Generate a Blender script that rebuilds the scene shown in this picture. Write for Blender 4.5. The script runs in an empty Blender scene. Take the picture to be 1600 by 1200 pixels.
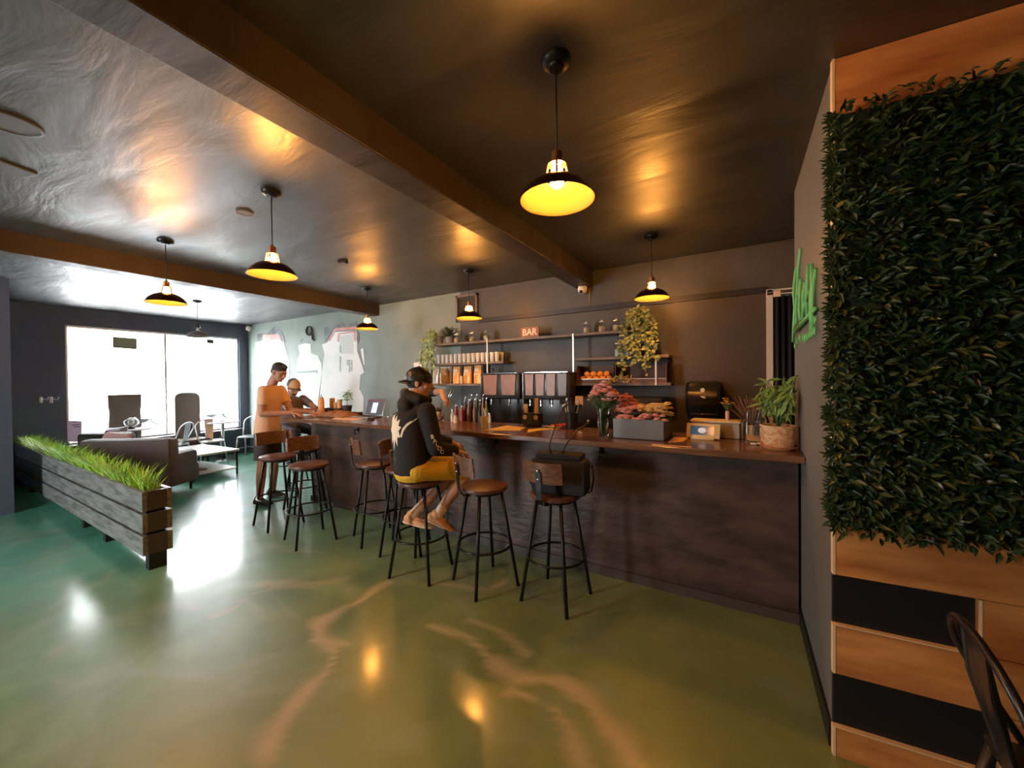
import bpy, bmesh, math, random
from mathutils import Vector as V, Matrix, Quaternion
R_ = random.Random(7)
sc = bpy.context.scene
C = sc.collection
# ------------------------------------------------------------------ camera, world, exposure
CAM_R = V((0.86023823, 0.50978919, -0.01025529))
CAM_U = V((0.00341007, 0.01436026, 0.99989107))
CAM_F = V((-0.50988092, 0.8601795, -0.01061483))
EYE = V((0, 0, 1.57)); FPX = 599.0
cd = bpy.data.cameras.new('camera'); cam = bpy.data.objects.new('camera', cd); C.objects.link(cam)
cam.matrix_world = Matrix(((CAM_R.x, CAM_U.x, -CAM_F.x, EYE.x), (CAM_R.y, CAM_U.y, -CAM_F.y, EYE.y), (CAM_R.z, CAM_U.z, -CAM_F.z, EYE.z), (0, 0, 0, 1)))
cd.sensor_width = 36; cd.lens = 36 * FPX / 1600; cd.clip_start = .02
sc.camera = cam
sc.view_settings.view_transform = 'Standard'; sc.view_settings.look = 'None'
sc.view_settings.gamma = 1; sc.view_settings.use_curve_mapping = False
sc.view_settings.exposure = 0.0
DAY = 36.0
BULB = 880.0
w = bpy.data.worlds.new('sky'); sc.world = w; w.use_nodes = True
w.node_tree.nodes['Background'].inputs[0].default_value = (.93, .97, 1, 1)
w.node_tree.nodes['Background'].inputs[1].default_value = DAY
def portal(name, loc, rot, sx, sy):
    l = bpy.data.lights.new(name, 'AREA'); l.shape = 'RECTANGLE'; l.size = sx; l.size_y = sy
    l.cycles.is_portal = True
    o = bpy.data.objects.new(name, l); C.objects.link(o); o.location = loc; o.rotation_euler = rot
portal('daylight_portal', (-9.68, 3.0, 1.57), (0, -math.pi / 2, 0), 2.1, 2.7)
portal('daylight_portal', (-5.1, -3.28, 1.5), (math.pi / 2, 0, 0), 1.3, 2.3)

# ------------------------------------------------------------------ placing helpers
def ray(px, py):
    return CAM_R * (px - 800) + CAM_U * (600 - py) + CAM_F * FPX
def atY(px, py, y): d = ray(px, py); return EYE + d * (y / d.y)
def atX(px, py, x): d = ray(px, py); return EYE + d * (x / d.x)
def atZ(px, py, z): d = ray(px, py); return EYE + d * ((z - EYE.z) / d.z)

# ------------------------------------------------------------------ materials
MATS = {}
def mat(name, col, rough=.5, metal=0, col2=None, scale=8, bump=0, bscale=40, trans=0, emit=None, es=0, spec=.5, stretch=(1, 1, 1), coat=0, ior=1.45, detail=4, rvar=0, lo=.35, hi=.65):
    if name in MATS: return MATS[name]
    m = bpy.data.materials.new(name); m.use_nodes = True; nt = m.node_tree; b = nt.nodes['Principled BSDF']
    b.inputs['Base Color'].default_value = (*col, 1); b.inputs['Roughness'].default_value = rough
    b.inputs['Metallic'].default_value = metal; b.inputs['Transmission Weight'].default_value = trans
    b.inputs['Specular IOR Level'].default_value = spec; b.inputs['Coat Weight'].default_value = coat
    b.inputs['IOR'].default_value = ior
    if emit: b.inputs['Emission Color'].default_value = (*emit, 1); b.inputs['Emission Strength'].default_value = es
    if col2 is not None or bump or rvar:
        tc = nt.nodes.new('ShaderNodeTexCoord'); mp = nt.nodes.new('ShaderNodeMapping'); mp.inputs['Scale'].default_value = stretch
        nt.links.new(tc.outputs['Object'], mp.inputs[0])
        if col2 is not None:
            n = nt.nodes.new('ShaderNodeTexNoise'); n.inputs['Scale'].default_value = scale; n.inputs['Detail'].default_value = detail
            nt.links.new(mp.outputs[0], n.inputs['Vector'])
            r = nt.nodes.new('ShaderNodeValToRGB'); r.color_ramp.elements[0].position = lo; r.color_ramp.elements[1].position = hi
            r.color_ramp.elements[0].color = (*col, 1); r.color_ramp.elements[1].color = (*col2, 1)
            nt.links.new(n.outputs[0], r.inputs[0]); nt.links.new(r.outputs[0], b.inputs['Base Color'])
        if bump:
            n2 = nt.nodes.new('ShaderNodeTexNoise'); n2.inputs['Scale'].default_value = bscale; n2.inputs['Detail'].default_value = 5
            nt.links.new(mp.outputs[0], n2.inputs['Vector'])
            bp = nt.nodes.new('ShaderNodeBump'); bp.inputs['Strength'].default_value = bump; bp.inputs['Distance'].default_value = .02
            nt.links.new(n2.outputs[0], bp.inputs['Height']); nt.links.new(bp.outputs[0], b.inputs['Normal'])
        if rvar:
            n3 = nt.nodes.new('ShaderNodeTexNoise'); n3.inputs['Scale'].default_value = scale * .6
            nt.links.new(mp.outputs[0], n3.inputs['Vector'])
            mr = nt.nodes.new('ShaderNodeMapRange'); mr.inputs['To Min'].default_value = max(.02, rough - rvar); mr.inputs['To Max'].default_value = rough + rvar
            nt.links.new(n3.outputs[0], mr.inputs[0]); nt.links.new(mr.outputs[0], b.inputs['Roughness'])
    MATS[name] = m
    return m

# ------------------------------------------------------------------ mesh helpers
def B(): return bmesh.new()
def obj(name, bm, m, parent=None, smooth=False, keep=False):
    me = bpy.data.meshes.new(name)
    if isinstance(bm, bpy.types.Mesh): me = bm
    else:
        bmesh.ops.recalc_face_normals(bm, faces=bm.faces) if not keep else None
        bm.to_mesh(me); bm.free()
    me.materials.clear(); me.materials.append(m)
    if smooth:
        for p in me.polygons: p.use_smooth = True
        if smooth == 'auto':
            try: me.set_sharp_from_angle(angle=math.radians(40))
            except Exception: pass
    o = bpy.data.objects.new(name, me); C.objects.link(o)
    if parent: o.parent = parent
    return o
def tag(o, label, cat, group=None, kind=None):
    if label: o['label'] = label
    if cat: o['category'] = cat
    if group: o['group'] = group
    if kind: o['kind'] = kind
    return o
def thing(name, label, cat, loc=(0, 0, 0), rz=0, group=None):
    o = bpy.data.objects.new(name, None); C.objects.link(o); o.location = loc; o.rotation_euler = (0, 0, rz)
    o.empty_display_size = .05
    return tag(o, label, cat, group)
def struct(name, bm, m, parent=None, smooth=False):
    o = obj(name, bm, m, parent, smooth)
    if not parent: o['kind'] = 'structure'
    return o
def dup(root, loc=None, rz=None, label=None, group=None):
    def cp(o, par):
        c = o.copy(); C.objects.link(c)
        if par: c.parent = par
        for ch in kids.get(o.name, []): cp(ch, c)
        return c
    kids = {}
    for o in list(C.objects):
        if o.parent: kids.setdefault(o.parent.name, []).append(o)
    r = cp(root, None)
    if loc is not None: r.location = loc
    if rz is not None: r.rotation_euler = (0, 0, rz)
    if label: r['label'] = label
    if group: r['group'] = group
    return r
def bx(bm, c, s, rot=None, bev=0):
    r = bmesh.ops.create_cube(bm, size=1); vs = r['verts']
    for v in vs: v.co = V((v.co.x * s[0], v.co.y * s[1], v.co.z * s[2]))
    if bev:
        es = list({e for v in vs for e in v.link_edges})
        rr = bmesh.ops.bevel(bm, geom=es, offset=bev, segments=2, affect='EDGES', profile=.5)
        vs = list({v for f in rr['faces'] for v in f.verts} | {v for v in vs if v.is_valid})
    M = Matrix.Translation(V(c)) @ (rot.to_4x4() if rot else Matrix())
    for v in vs: v.co = M @ v.co
    return vs
def bb(bm, lo, hi, bev=0):
    return bx(bm, [(a + b) / 2 for a, b in zip(lo, hi)], [b - a for a, b in zip(lo, hi)], None, bev)
def frame_for(d):
    d = d.normalized(); a = V((0, 0, 1)) if abs(d.z) < .9 else V((1, 0, 0))
    x = a.cross(d).normalized(); y = d.cross(x); return x, y
def tube(bm, pts, r, n=8, closed=False, caps=True, flat=None):
    pts = [V(p) for p in pts]; rings = []; N = len(pts); up = None
    for i, p in enumerate(pts):
        if closed: d = pts[(i + 1) % N] - pts[i - 1]
        else: d = pts[min(i + 1, N - 1)] - pts[max(i - 1, 0)]
        d.normalize()
        if up is None: x, y = frame_for(d)
        else:
            y = d.cross(up).normalized() if d.cross(up).length > 1e-5 else frame_for(d)[1]; x = y.cross(d).normalized()
        up = x
        rr = r[i] if isinstance(r, (list, tuple)) else r
        fx, fy = flat if flat else (1, 1)
        rings.append([bm.verts.new(p + x * math.cos(2 * math.pi * k / n) * rr * fx + y * math.sin(2 * math.pi * k / n) * rr * fy) for k in range(n)])
    L = N if closed else N - 1
    for i in range(L):
        a, b = rings[i], rings[(i + 1) % N]
        for k in range(n): bm.faces.new((a[k], a[(k + 1) % n], b[(k + 1) % n], b[k]))
    if caps and not closed:
        bm.faces.new(rings[0][::-1]); bm.faces.new(rings[-1])
def lathe(bm, prof, n=24, c=(0, 0, 0), M=None, cap=False):
    c = V(c); rings = []
    for r, z in prof:
        if r < 1e-6: v = V((0, 0, z)); rings.append([bm.verts.new(c + (M @ v if M else v))]); continue
        ring = []
        for k in range(n):
            a = 2 * math.pi * k / n; v = V((r * math.cos(a), r * math.sin(a), z)); ring.append(bm.verts.new(c + (M @ v if M else v)))
        rings.append(ring)
    for a, b in zip(rings[:-1], rings[1:]):
        if len(a) == 1 and len(b) == 1: continue
        for k in range(n):
            k2 = (k + 1) % n
            if len(a) == 1: bm.faces.new((a[0], b[k], b[k2]))
            elif len(b) == 1: bm.faces.new((a[k], a[k2], b[0]))
            else: bm.faces.new((a[k], a[k2], b[k2], b[k]))
def ell(bm, c, r, M=None, seg=14, rings=9):
    n = seg; pr = [(math.sin(math.pi * i / rings), -math.cos(math.pi * i / rings)) for i in range(rings + 1)]
    pr[0] = (0, -1); pr[-1] = (0, 1)
    S = Matrix.Diagonal(V(r)).to_3x3(); lathe(bm, pr, n, c, (M @ S) if M else S)
def prism(bm, pts, z0, z1):
    a = [bm.verts.new((p[0], p[1], z0)) for p in pts]; b = [bm.verts.new((p[0], p[1], z1)) for p in pts]; n = len(pts)
    bm.faces.new(a[::-1]); bm.faces.new(b)
    for i in range(n): bm.faces.new((a[i], a[(i + 1) % n], b[(i + 1) % n], b[i]))
def plate(bm, pts, nrm, th):
    nrm = V(nrm) * th; a = [bm.verts.new(V(p)) for p in pts]; b = [bm.verts.new(V(p) + nrm) for p in pts]; n = len(pts)
    bm.faces.new(a[::-1]); bm.faces.new(b)
    for i in range(n): bm.faces.new((a[i], a[(i + 1) % n], b[(i + 1) % n], b[i]))
def cyl(bm, p0, p1, r0, r1=None, n=12): tube(bm, [p0, p1], [r0, r0 if r1 is None else r1], n)
def leaf(bm, p, d, up, L, W, fold=.25, droop=.3):
    p = V(p); d = V(d).normalized(); s = d.cross(V(up))
    if s.length < 1e-4: s = d.cross(V((1, .2, .1)))
    s.normalize(); n = s.cross(d).normalized()
    t = [bm.verts.new(p), bm.verts.new(p + d * L * .35 + s * W * .5 + n * W * fold), bm.verts.new(p + d * L * .4), bm.verts.new(p + d * L * .35 - s * W * .5 + n * W * fold),
         bm.verts.new(p + d * L * .72 + s * W * .36 + n * (W * fold - L * droop * .4)), bm.verts.new(p + d * L * .75 - n * L * droop * .4), bm.verts.new(p + d * L * .72 - s * W * .36 + n * (W * fold - L * droop * .4)),
         bm.verts.new(p + d * L - n * L * droop)]
    for f in ((0, 1, 2), (0, 2, 3), (1, 4, 5, 2), (2, 5, 6, 3), (4, 7, 5), (5, 7, 6)): bm.faces.new([t[i] for i in f])
def rv(a=1.0): return V((R_.uniform(-a, a), R_.uniform(-a, a), R_.uniform(-a, a)))
def arc(c, r, a0, a1, n, z=None, ax='xy'):
    o = []
    for i in range(n + 1):
        a = a0 + (a1 - a0) * i / n; u, v = r * math.cos(a), r * math.sin(a)
        o.append(V((c[0] + u, c[1] + v, c[2])) if ax == 'xy' else V((c[0] + u, c[1], c[2] + v)))
    return o
def text_mesh(s, size, ext=.001, font_shear=0, off=0):
    cu = bpy.data.curves.new('t', 'FONT'); cu.body = s; cu.size = size; cu.extrude = ext; cu.shear = font_shear; cu.offset = off
    cu.align_x = 'CENTER'; cu.align_y = 'CENTER'
    o = bpy.data.objects.new('t', cu); C.objects.link(o)
    dg = bpy.context.evaluated_depsgraph_get(); me = bpy.data.meshes.new_from_object(o.evaluated_get(dg))
    bpy.data.objects.remove(o); bpy.data.curves.remove(cu); me.name = 'lettering'; return me
def text(name, s, size, m, parent, loc, rot, ext=.001, off=0):
    me = text_mesh(s, size, ext, 0, off); o = obj(name, me, m, parent); o.location = loc; o.rotation_euler = rot; return o
def blob(name, prims, m, parent, vox=.008, sm=4, fac=.5, top=False):
    """closed shapes fused into one continuous skin"""
    bm = B()
    for p in prims:
        if p[0] == 'c':
            _, a, ra, b, rb = p; a = V(a); b = V(b)
            ell(bm, a, (ra,) * 3); ell(bm, b, (rb,) * 3)
            if (a - b).length > 1e-4: tube(bm, [a, b], [ra, rb], 16)
        elif p[0] == 'k':                       # flat ended cone
            _, a, ra, b, rb = p; tube(bm, [a, b], [ra, rb], 20)
        elif p[0] == 'l':                       # loft of ellipses: [(centre, rx, ry)], x axis, y axis
            _, secs, X, Y = p; n = 24; rings = []
            for c_, rx, ry in secs: rings.append([bm.verts.new(V(c_) + X * rx * math.cos(2 * math.pi * k / n) + Y * ry * math.sin(2 * math.pi * k / n)) for k in range(n)])
            for a, b in zip(rings[:-1], rings[1:]):
                for k in range(n): bm.faces.new((a[k], a[(k + 1) % n], b[(k + 1) % n], b[k]))
            bm.faces.new(rings[0][::-1]); bm.faces.new(rings[-1])
        else:
            _, c, r, M = p; ell(bm, c, r, M, 20, 14)
    bmesh.ops.recalc_face_normals(bm, faces=bm.faces)
    me = bpy.data.meshes.new('tmp'); bm.to_mesh(me); bm.free()
    o = bpy.data.objects.new('tmp', me); C.objects.link(o)
    md = o.modifiers.new('r', 'REMESH'); md.mode = 'VOXEL'; md.voxel_size = vox; md.adaptivity = 0
    if sm: s = o.modifiers.new('s', 'SMOOTH'); s.iterations = sm; s.factor = fac
    dg = bpy.context.evaluated_depsgraph_get(); res = bpy.data.meshes.new_from_object(o.evaluated_get(dg))
    bpy.data.objects.remove(o); bpy.data.meshes.remove(me); res.name = name
    return obj(name, res, m, parent, True)

# ------------------------------------------------------------------ shared materials
def floor_mat():
    m = bpy.data.materials.new('epoxy_floor'); m.use_nodes = True; nt = m.node_tree; b = nt.nodes['Principled BSDF']; N = nt.nodes.new; L = nt.links.new
    tc = N('ShaderNodeTexCoord')
    def noise(s, d, dist=0, st=(1, 1, 1)):
        mp = N('ShaderNodeMapping'); mp.inputs['Scale'].default_value = st; L(tc.outputs['Object'], mp.inputs[0])
        n = N('ShaderNodeTexNoise'); n.inputs['Scale'].default_value = s; n.inputs['Detail'].default_value = d; n.inputs['Distortion'].default_value = dist; L(mp.outputs[0], n.inputs['Vector']); return n.outputs[0]
    def ramp(src, els):
        r = N('ShaderNodeValToRGB'); cr = r.color_ramp
        while len(cr.elements) < len(els): cr.elements.new(.5)
        for e, (p, c) in zip(cr.elements, els): e.position = p; e.color = (*c, 1)
        L(src, r.inputs[0]); return r.outputs[0]
    def mix(f, a, c):
        x = N('ShaderNodeMix'); x.data_type = 'RGBA'
        (L(f, x.inputs[0]) if hasattr(f, 'links') else setattr(x.inputs[0], 'default_value', f)); L(a, x.inputs[6])
        if hasattr(c, 'links'): L(c, x.inputs[7])
        else: x.inputs[7].default_value = (*c, 1)
        return x.outputs[2]
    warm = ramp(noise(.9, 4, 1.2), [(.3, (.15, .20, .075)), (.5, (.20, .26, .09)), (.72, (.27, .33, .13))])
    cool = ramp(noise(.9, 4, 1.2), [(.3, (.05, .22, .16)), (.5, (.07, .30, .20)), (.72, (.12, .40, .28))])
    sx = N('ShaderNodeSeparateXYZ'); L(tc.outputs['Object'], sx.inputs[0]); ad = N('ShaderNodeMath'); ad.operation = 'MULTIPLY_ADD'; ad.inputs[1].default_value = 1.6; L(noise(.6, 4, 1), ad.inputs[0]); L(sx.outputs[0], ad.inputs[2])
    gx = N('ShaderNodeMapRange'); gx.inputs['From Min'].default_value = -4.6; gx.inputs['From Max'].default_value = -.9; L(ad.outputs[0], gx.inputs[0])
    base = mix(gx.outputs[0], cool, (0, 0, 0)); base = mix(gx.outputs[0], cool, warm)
    f2 = ramp(noise(1.1, 6, 1.8, (1, 1.6, 1)), [(.52, (0, 0, 0)), (.70, (.55, .55, .55))])
    c1 = mix(f2, base, (.26, .34, .22))
    f3 = ramp(noise(.8, 5, 1.5, (1.2, .9, 1)), [(.32, (.55, .55, .55)), (.5, (0, 0, 0))])
    c2 = mix(f3, c1, (.10, .16, .09))
    at = N('ShaderNodeAttribute'); at.attribute_name = 'vein'
    c3 = mix(at.outputs['Fac'], c2, (.46, .40, .23))
    L(c3, b.inputs['Base Color'])
    rr = N('ShaderNodeMapRange'); L(noise(3, 4, 1), rr.inputs[0]); rr.inputs['To Min'].default_value = .30; rr.inputs['To Max'].default_value = .5
    L(rr.outputs[0], b.inputs['Roughness'])
    bp = N('ShaderNodeBump'); bp.inputs['Strength'].default_value = .10; bp.inputs['Distance'].default_value = .02; L(noise(4, 4, .5), bp.inputs['Height']); L(bp.outputs[0], b.inputs['Normal'])
    b.inputs['Specular IOR Level'].default_value = .6
    b.inputs['Coat Weight'].default_value = .7; b.inputs['Coat Roughness'].default_value = .15
    return m
def ceil_mat(name, col, rough=.42, bump=.26, spec=1.0):
    m = bpy.data.materials.new(name); m.use_nodes = True; nt = m.node_tree; b = nt.nodes['Principled BSDF']; N = nt.nodes.new; L = nt.links.new
    tc = N('ShaderNodeTexCoord'); mp = N('ShaderNodeMapping'); mp.inputs['Scale'].default_value = (.8, 2.6, 1); mp.inputs['Rotation'].default_value = (0, 0, .3); L(tc.outputs['Object'], mp.inputs[0])
    n = N('ShaderNodeTexNoise'); n.inputs['Scale'].default_value = 1.6; n.inputs['Detail'].default_value = 9; n.inputs['Roughness'].default_value = .5; n.inputs['Distortion'].default_value = .6; L(mp.outputs[0], n.inputs['Vector'])
    bp = N('ShaderNodeBump'); bp.inputs['Strength'].default_value = bump; bp.inputs['Distance'].default_value = .06; L(n.outputs[0], bp.inputs['Height']); L(bp.outputs[0], b.inputs['Normal'])
    mr = N('ShaderNodeMapRange'); mr.inputs['To Min'].default_value = rough - .26; mr.inputs['To Max'].default_value = rough + .26; L(n.outputs[0], mr.inputs[0]); L(mr.outputs[0], b.inputs['Roughness'])
    b.inputs['Base Color'].default_value = (*col, 1); b.inputs['Specular IOR Level'].default_value = spec; b.inputs['IOR'].default_value = 1.6
    return m
CEIL = ceil_mat('ceiling_black_paint', (.016, .016, .018), .46)
BEAM = ceil_mat('beam_paint', (.028, .018, .015), .48, .26, .45)
WALLG = mat('grey_wall_plaster', (.125, .16, .14), .55, col2=(.20, .245, .215), scale=1.6, bump=.25, bscale=6, lo=.3, hi=.7)
WALLN = mat('navy_wall_paint', (.055, .07, .10), .5, bump=.1, bscale=20)
WALLR = mat('side_wall_paint', (.15, .148, .14), .5, bump=.12, bscale=25)
BROWN = mat('dark_brown_paint', (.06, .045, .035), .45, bump=.1)
BLACK = mat('black_paint', (.012, .011, .011), .45)
BARM = mat('bar_front_stain', (.040, .025, .020), .42, col2=(.095, .056, .042), scale=3, bump=.3, bscale=9, rvar=.1, stretch=(1, 1, 2.5))
TOPM = mat('bar_top_wood', (.10, .05, .03), .22, col2=(.20, .10, .055), scale=5, stretch=(.5, 4, 4), rvar=.08)
METB = mat('black_metal', (.02, .019, .019), .35, .6)
CHROME = mat('chrome', (.75, .75, .77), .15, 1)
STEEL = mat('brushed_steel', (.45, .46, .47), .32, 1)
WOODD = mat('dark_walnut', (.075, .035, .027), .4, col2=(.15, .065, .045), scale=6, stretch=(2, 9, 9))
GLASS = mat('clear_glass', (.95, .98, .97), .02, trans=1, ior=1.45)
WHITE = mat('white_plastic', (.8, .8, .78), .4)
PAPER = mat('paper', (.85, .8, .7), .6)
SKIN = mat('skin_tan', (.55, .29, .19), .5, col2=(.62, .34, .23), scale=12)
SKIND = mat('skin_deep', (.40, .20, .13), .5, col2=(.46, .24, .16), scale=12)
HAIR = mat('dark_hair', (.035, .022, .016), .6, bump=.5, bscale=90)
SOIL = mat('soil', (.03, .02, .015), .9)

# ------------------------------------------------------------------ setting
H = 2.86
VEINS = [([(-2.30, 2.02), (-2.345, 1.913), (-2.388, 1.701), (-2.344, 1.482), (-2.24, 1.365)], .035, 1), ([(-2.24, 1.365), (-2.053, 1.395)], .014, .8), ([(-2.24, 1.365), (-2.1, 1.33), (-1.979, 1.247), (-1.902, 1.094), (-1.806, 0.963), (-1.743, 0.874)], .032, 1), ([(-1.78, .93), (-1.72, .86)], .05, .8),
         ([(-1.70, 1.86), (-1.58, 1.87), (-1.421, 1.867), (-1.28, 1.80), (-1.184, 1.758)], .028, 1), ([(-1.184, 1.758), (-.946, 1.763), (-.80, 1.80), (-.698, 1.765), (-.545, 1.69), (-.344, 1.545)], .06, 1), ([(-1.02, 1.62), (-.8, 1.62), (-.6, 1.52), (-.45, 1.38)], .03, .8),
         ([(-2.785, 1.765), (-3.002, 1.642), (-3.075, 1.449), (-3.046, 1.158)], .03, .4), ([(-1.499, 2.041), (-1.25, 1.999), (-1.034, 1.93)], .02, .7), ([(-2.75, 1.9), (-2.95, 1.72), (-3.2, 1.5)], .05, .5), ([(-1.6, 2.6), (-1.75, 2.35), (-2.0, 2.2)], .03, .6), ([(-.9, .8), (-.7, 1.2), (-.35, 1.4)], .03, .35)]
def seg_d(p, a, b):
    ax, ay = a; bx_, by = b; dx, dy = bx_ - ax, by - ay; t = max(0, min(1, ((p[0] - ax) * dx + (p[1] - ay) * dy) / (dx * dx + dy * dy + 1e-9)))
    return math.hypot(p[0] - ax - t * dx, p[1] - ay - t * dy)
from mathutils import noise as mn
bm = B(); lay = bm.verts.layers.float.new('vein')
xs = [-10.0, -7] + [-5 + .035 * i for i in range(155)] + [2, 3.4]; ys = [-3.5, -1.5] + [-.1 + .035 * i for i in range(85)] + [4.6]
gv = []
for y in ys:
    row = []
    for x in xs:
        v = bm.verts.new((x, y, 0)); s = 0
        if -4 < x < 0 and .3 < y < 2.9:
            n1 = mn.noise(V((x * 2.2, y * 2.2, 0))); n2 = mn.noise(V((x * 2.2, y * 2.2, 7))); n3 = mn.noise(V((x * 9, y * 9, 3)))
            q = (x + .12 * n1 + .02 * n3, y + .12 * n2)
            for pts, wd, st in VEINS:
                d = min(seg_d(q, a, b) for a, b in zip(pts[:-1], pts[1:])); ww = wd * (1 + .35 * n3 + 1.3 * mn.noise(V((x * 4, y * 4, 5))))
                s = max(s, st * max(0, min(1, 1.35 - .85 * d / max(.008, ww))))
        v[lay] = s; row.append(v)
    gv.append(row)
for j in range(len(ys) - 1):
    for i in range(len(xs) - 1): bm.faces.new((gv[j][i], gv[j][i + 1], gv[j + 1][i + 1], gv[j + 1][i]))
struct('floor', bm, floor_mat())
bm = B(); bb(bm, (-9.8, -3.5, H), (3.4, 4.7, H + .1)); struct('ceiling', bm, CEIL)
bm = B(); bb(bm, (-1.70, -3.3, H - .19), (-1.50, 4.45, H + .02), .006); struct('trim_1', bm, BEAM)
bm = B(); bb(bm, (-5.43, -3.3, H - .18), (-5.23, 4.45, H + .02), .006); struct('trim_2', bm, BEAM)
bm = B(); bb(bm, (-9.8, 4.45, 0), (3.4, 4.6, H)); struct('wall_back', bm, WALLG)
bm = B(); bb(bm, (-3.5, 4.443, 0), (-.66, 4.452, H)); bb(bm, (-.66, 4.443, 2.40), (3.3, 4.452, H)); struct('trim_10', bm, mat('charcoal_wall_face', (.045, .043, .039), .5, col2=(.075, .07, .062), scale=2, bump=.15, bscale=8))  # back wall tone set darker from the grille to the hallway
bm = B(); bb(bm, (-.66, 4.435, 0), (.24, 4.452, 2.40)); struct('trim_3', bm, BROWN)
bm = B(); a = atY(748, 501, 4.43); b_ = atY(1197, 450, 4.43)
bx(bm, ((a.x + b_.x) / 2, 4.43, (a.z + b_.z) / 2 - .01), ((b_ - a).length, .05, .06)); struct('trim_4', bm, BLACK)
bm = B(); bx(bm, (.25, 4.40, 1.2), (.05, .08, 2.4)); bx(bm, (.83, 4.40, 2.37), (1.2, .08, .05)); struct('trim_5', bm, mat('pale_jamb', (.6, .56, .5), .5))
# left wall with the storefront window
WY0, WY1, WZ0, WZ1 = 1.70, 4.27, .56, 2.56
bm = B(); bb(bm, (-9.75, .75, 0), (-9.6, WY0, H)); bb(bm, (-9.75, WY1, 0), (-9.6, 4.5, H)); bb(bm, (-9.75, WY0, 0), (-9.6, WY1, WZ0)); bb(bm, (-9.75, WY0, WZ1), (-9.6, WY1, H))
bb(bm, (-9.75, .75, 0), (-7.64, .91, H)); bb(bm, (-7.8, -3.3, 0), (-7.64, .80, H))
struct('wall_left', bm, WALLN)
ALU = mat('window_aluminium', (.55, .57, .58), .4, .7)
bm = B(); t = .03
bb(bm, (-9.72, WY0, WZ0), (-9.64, WY0 + t, WZ1)); bb(bm, (-9.72, WY1 - t, WZ0), (-9.64, WY1, WZ1)); bb(bm, (-9.72, WY0, WZ0), (-9.64, WY1, WZ0 + t)); bb(bm, (-9.72, WY0, WZ1 - t), (-9.64, WY1, WZ1)); bb(bm, (-9.70, 2.99, WZ0), (-9.66, 3.02, WZ1))
wf = struct('window_1', bm, ALU)
bm = B(); bb(bm, (-9.69, WY0 + t, WZ0 + t), (-9.684, WY1 - t, WZ1 - t)); obj('pane', bm, mat('window_glass', (1, 1, 1), 0, trans=1, ior=1.01), wf)
bm = B(); bb(bm, (-9.64, WY0 - .05, WZ0 - .05), (-9.42, WY1 + .03, WZ0)); struct('trim_6', bm, mat('window_ledge', (.06, .06, .065), .35))
# wall behind the camera with the entrance glazing
bm = B(); bb(bm, (-7.8, -3.45, 0), (-5.8, -3.3, H)); bb(bm, (-4.6, -3.45, 0), (3.4, -3.3, H)); bb(bm, (-5.8, -3.45, 2.6), (-4.4, -3.3, H)); bb(bm, (-5.8, -3.45, 0), (-4.4, -3.3, .35)); struct('wall_front', bm, WALLN)
bm = B()
for x in (-5.8, -4.45): bb(bm, (x, -3.42, .35), (x + .05, -3.34, 2.6))
bb(bm, (-5.8, -3.42, .35), (-4.4, -3.34, .4)); struct('window_2', bm, ALU)
# right side: block ending at the hallway, faced towards the room
bm = B(); prism(bm, [(.335, 2.065), (3.3, 2.285), (3.3, 3.32), (.335, 3.32)], 0, H); struct('wall_right', bm, WALLR)
bm = B(); bb(bm, (1.6, 3.3, 0), (1.75, 4.5, H)); bb(bm, (3.25, -3.4, 0), (3.4, 2.4, H)); struct('wall_hall', bm, BROWN)
bm = B(); bb(bm, (.323, 2.07, 0), (.337, 3.33, .10)); struct('baseboard_right', bm, BLACK)
# timber cladding on the near face, with black recesses framed by pale board sides
WOODO = mat('orange_oak_laminate', (.36, .11, .025), .42, col2=(.74, .31, .09), scale=1.7, stretch=(1.2, 1, 6), detail=9, rvar=.05, lo=.32, hi=.66)
EDGE = mat('pale_board_edge', (.80, .55, .30), .5)
ANG = math.atan(.074); cw, sw = math.cos(ANG), math.sin(ANG)
def WX(x, dy, z): u = x - .335; return V((.335 + u * cw + dy * sw, 2.04 + u * sw - dy * cw, z))
def wbox(bm, x0, x1, z0, z1, d0, d1):
    ps = [WX(x0, d0, 0), WX(x1, d0, 0), WX(x1, d1, 0), WX(x0, d1, 0)]; prism(bm, [(p.x, p.y) for p in ps], z0, z1)
bm = B(); wbox(bm, .335, 3.2, 0, H, -.03, -.006); struct('trim_7', bm, BLACK)
bm = B()
for x0, x1, z0, z1 in ((.337, 3.2, .755, H - .002), (.748, 3.2, .551, .752), (.337, 3.2, .345, .548), (.802, 3.2, .127, .342), (.337, 3.2, .0, .124)): wbox(bm, x0, x1, z0, z1, -.01, .014)
tw = struct('trim_8', bm, WOODO)
bm = B()
for x0, x1, z0, z1 in ((.748, .757, .551, .752), (.802, .811, .127, .342), (.328, .337, .345, .548), (.328, .337, 0, .124), (.328, .337, .755, H), (.337, .748, .5445, .549), (.337, .80, .1205, .125)): wbox(bm, x0, x1, z0, z1, -.009, .016)
struct('trim_9', bm, EDGE)
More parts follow.
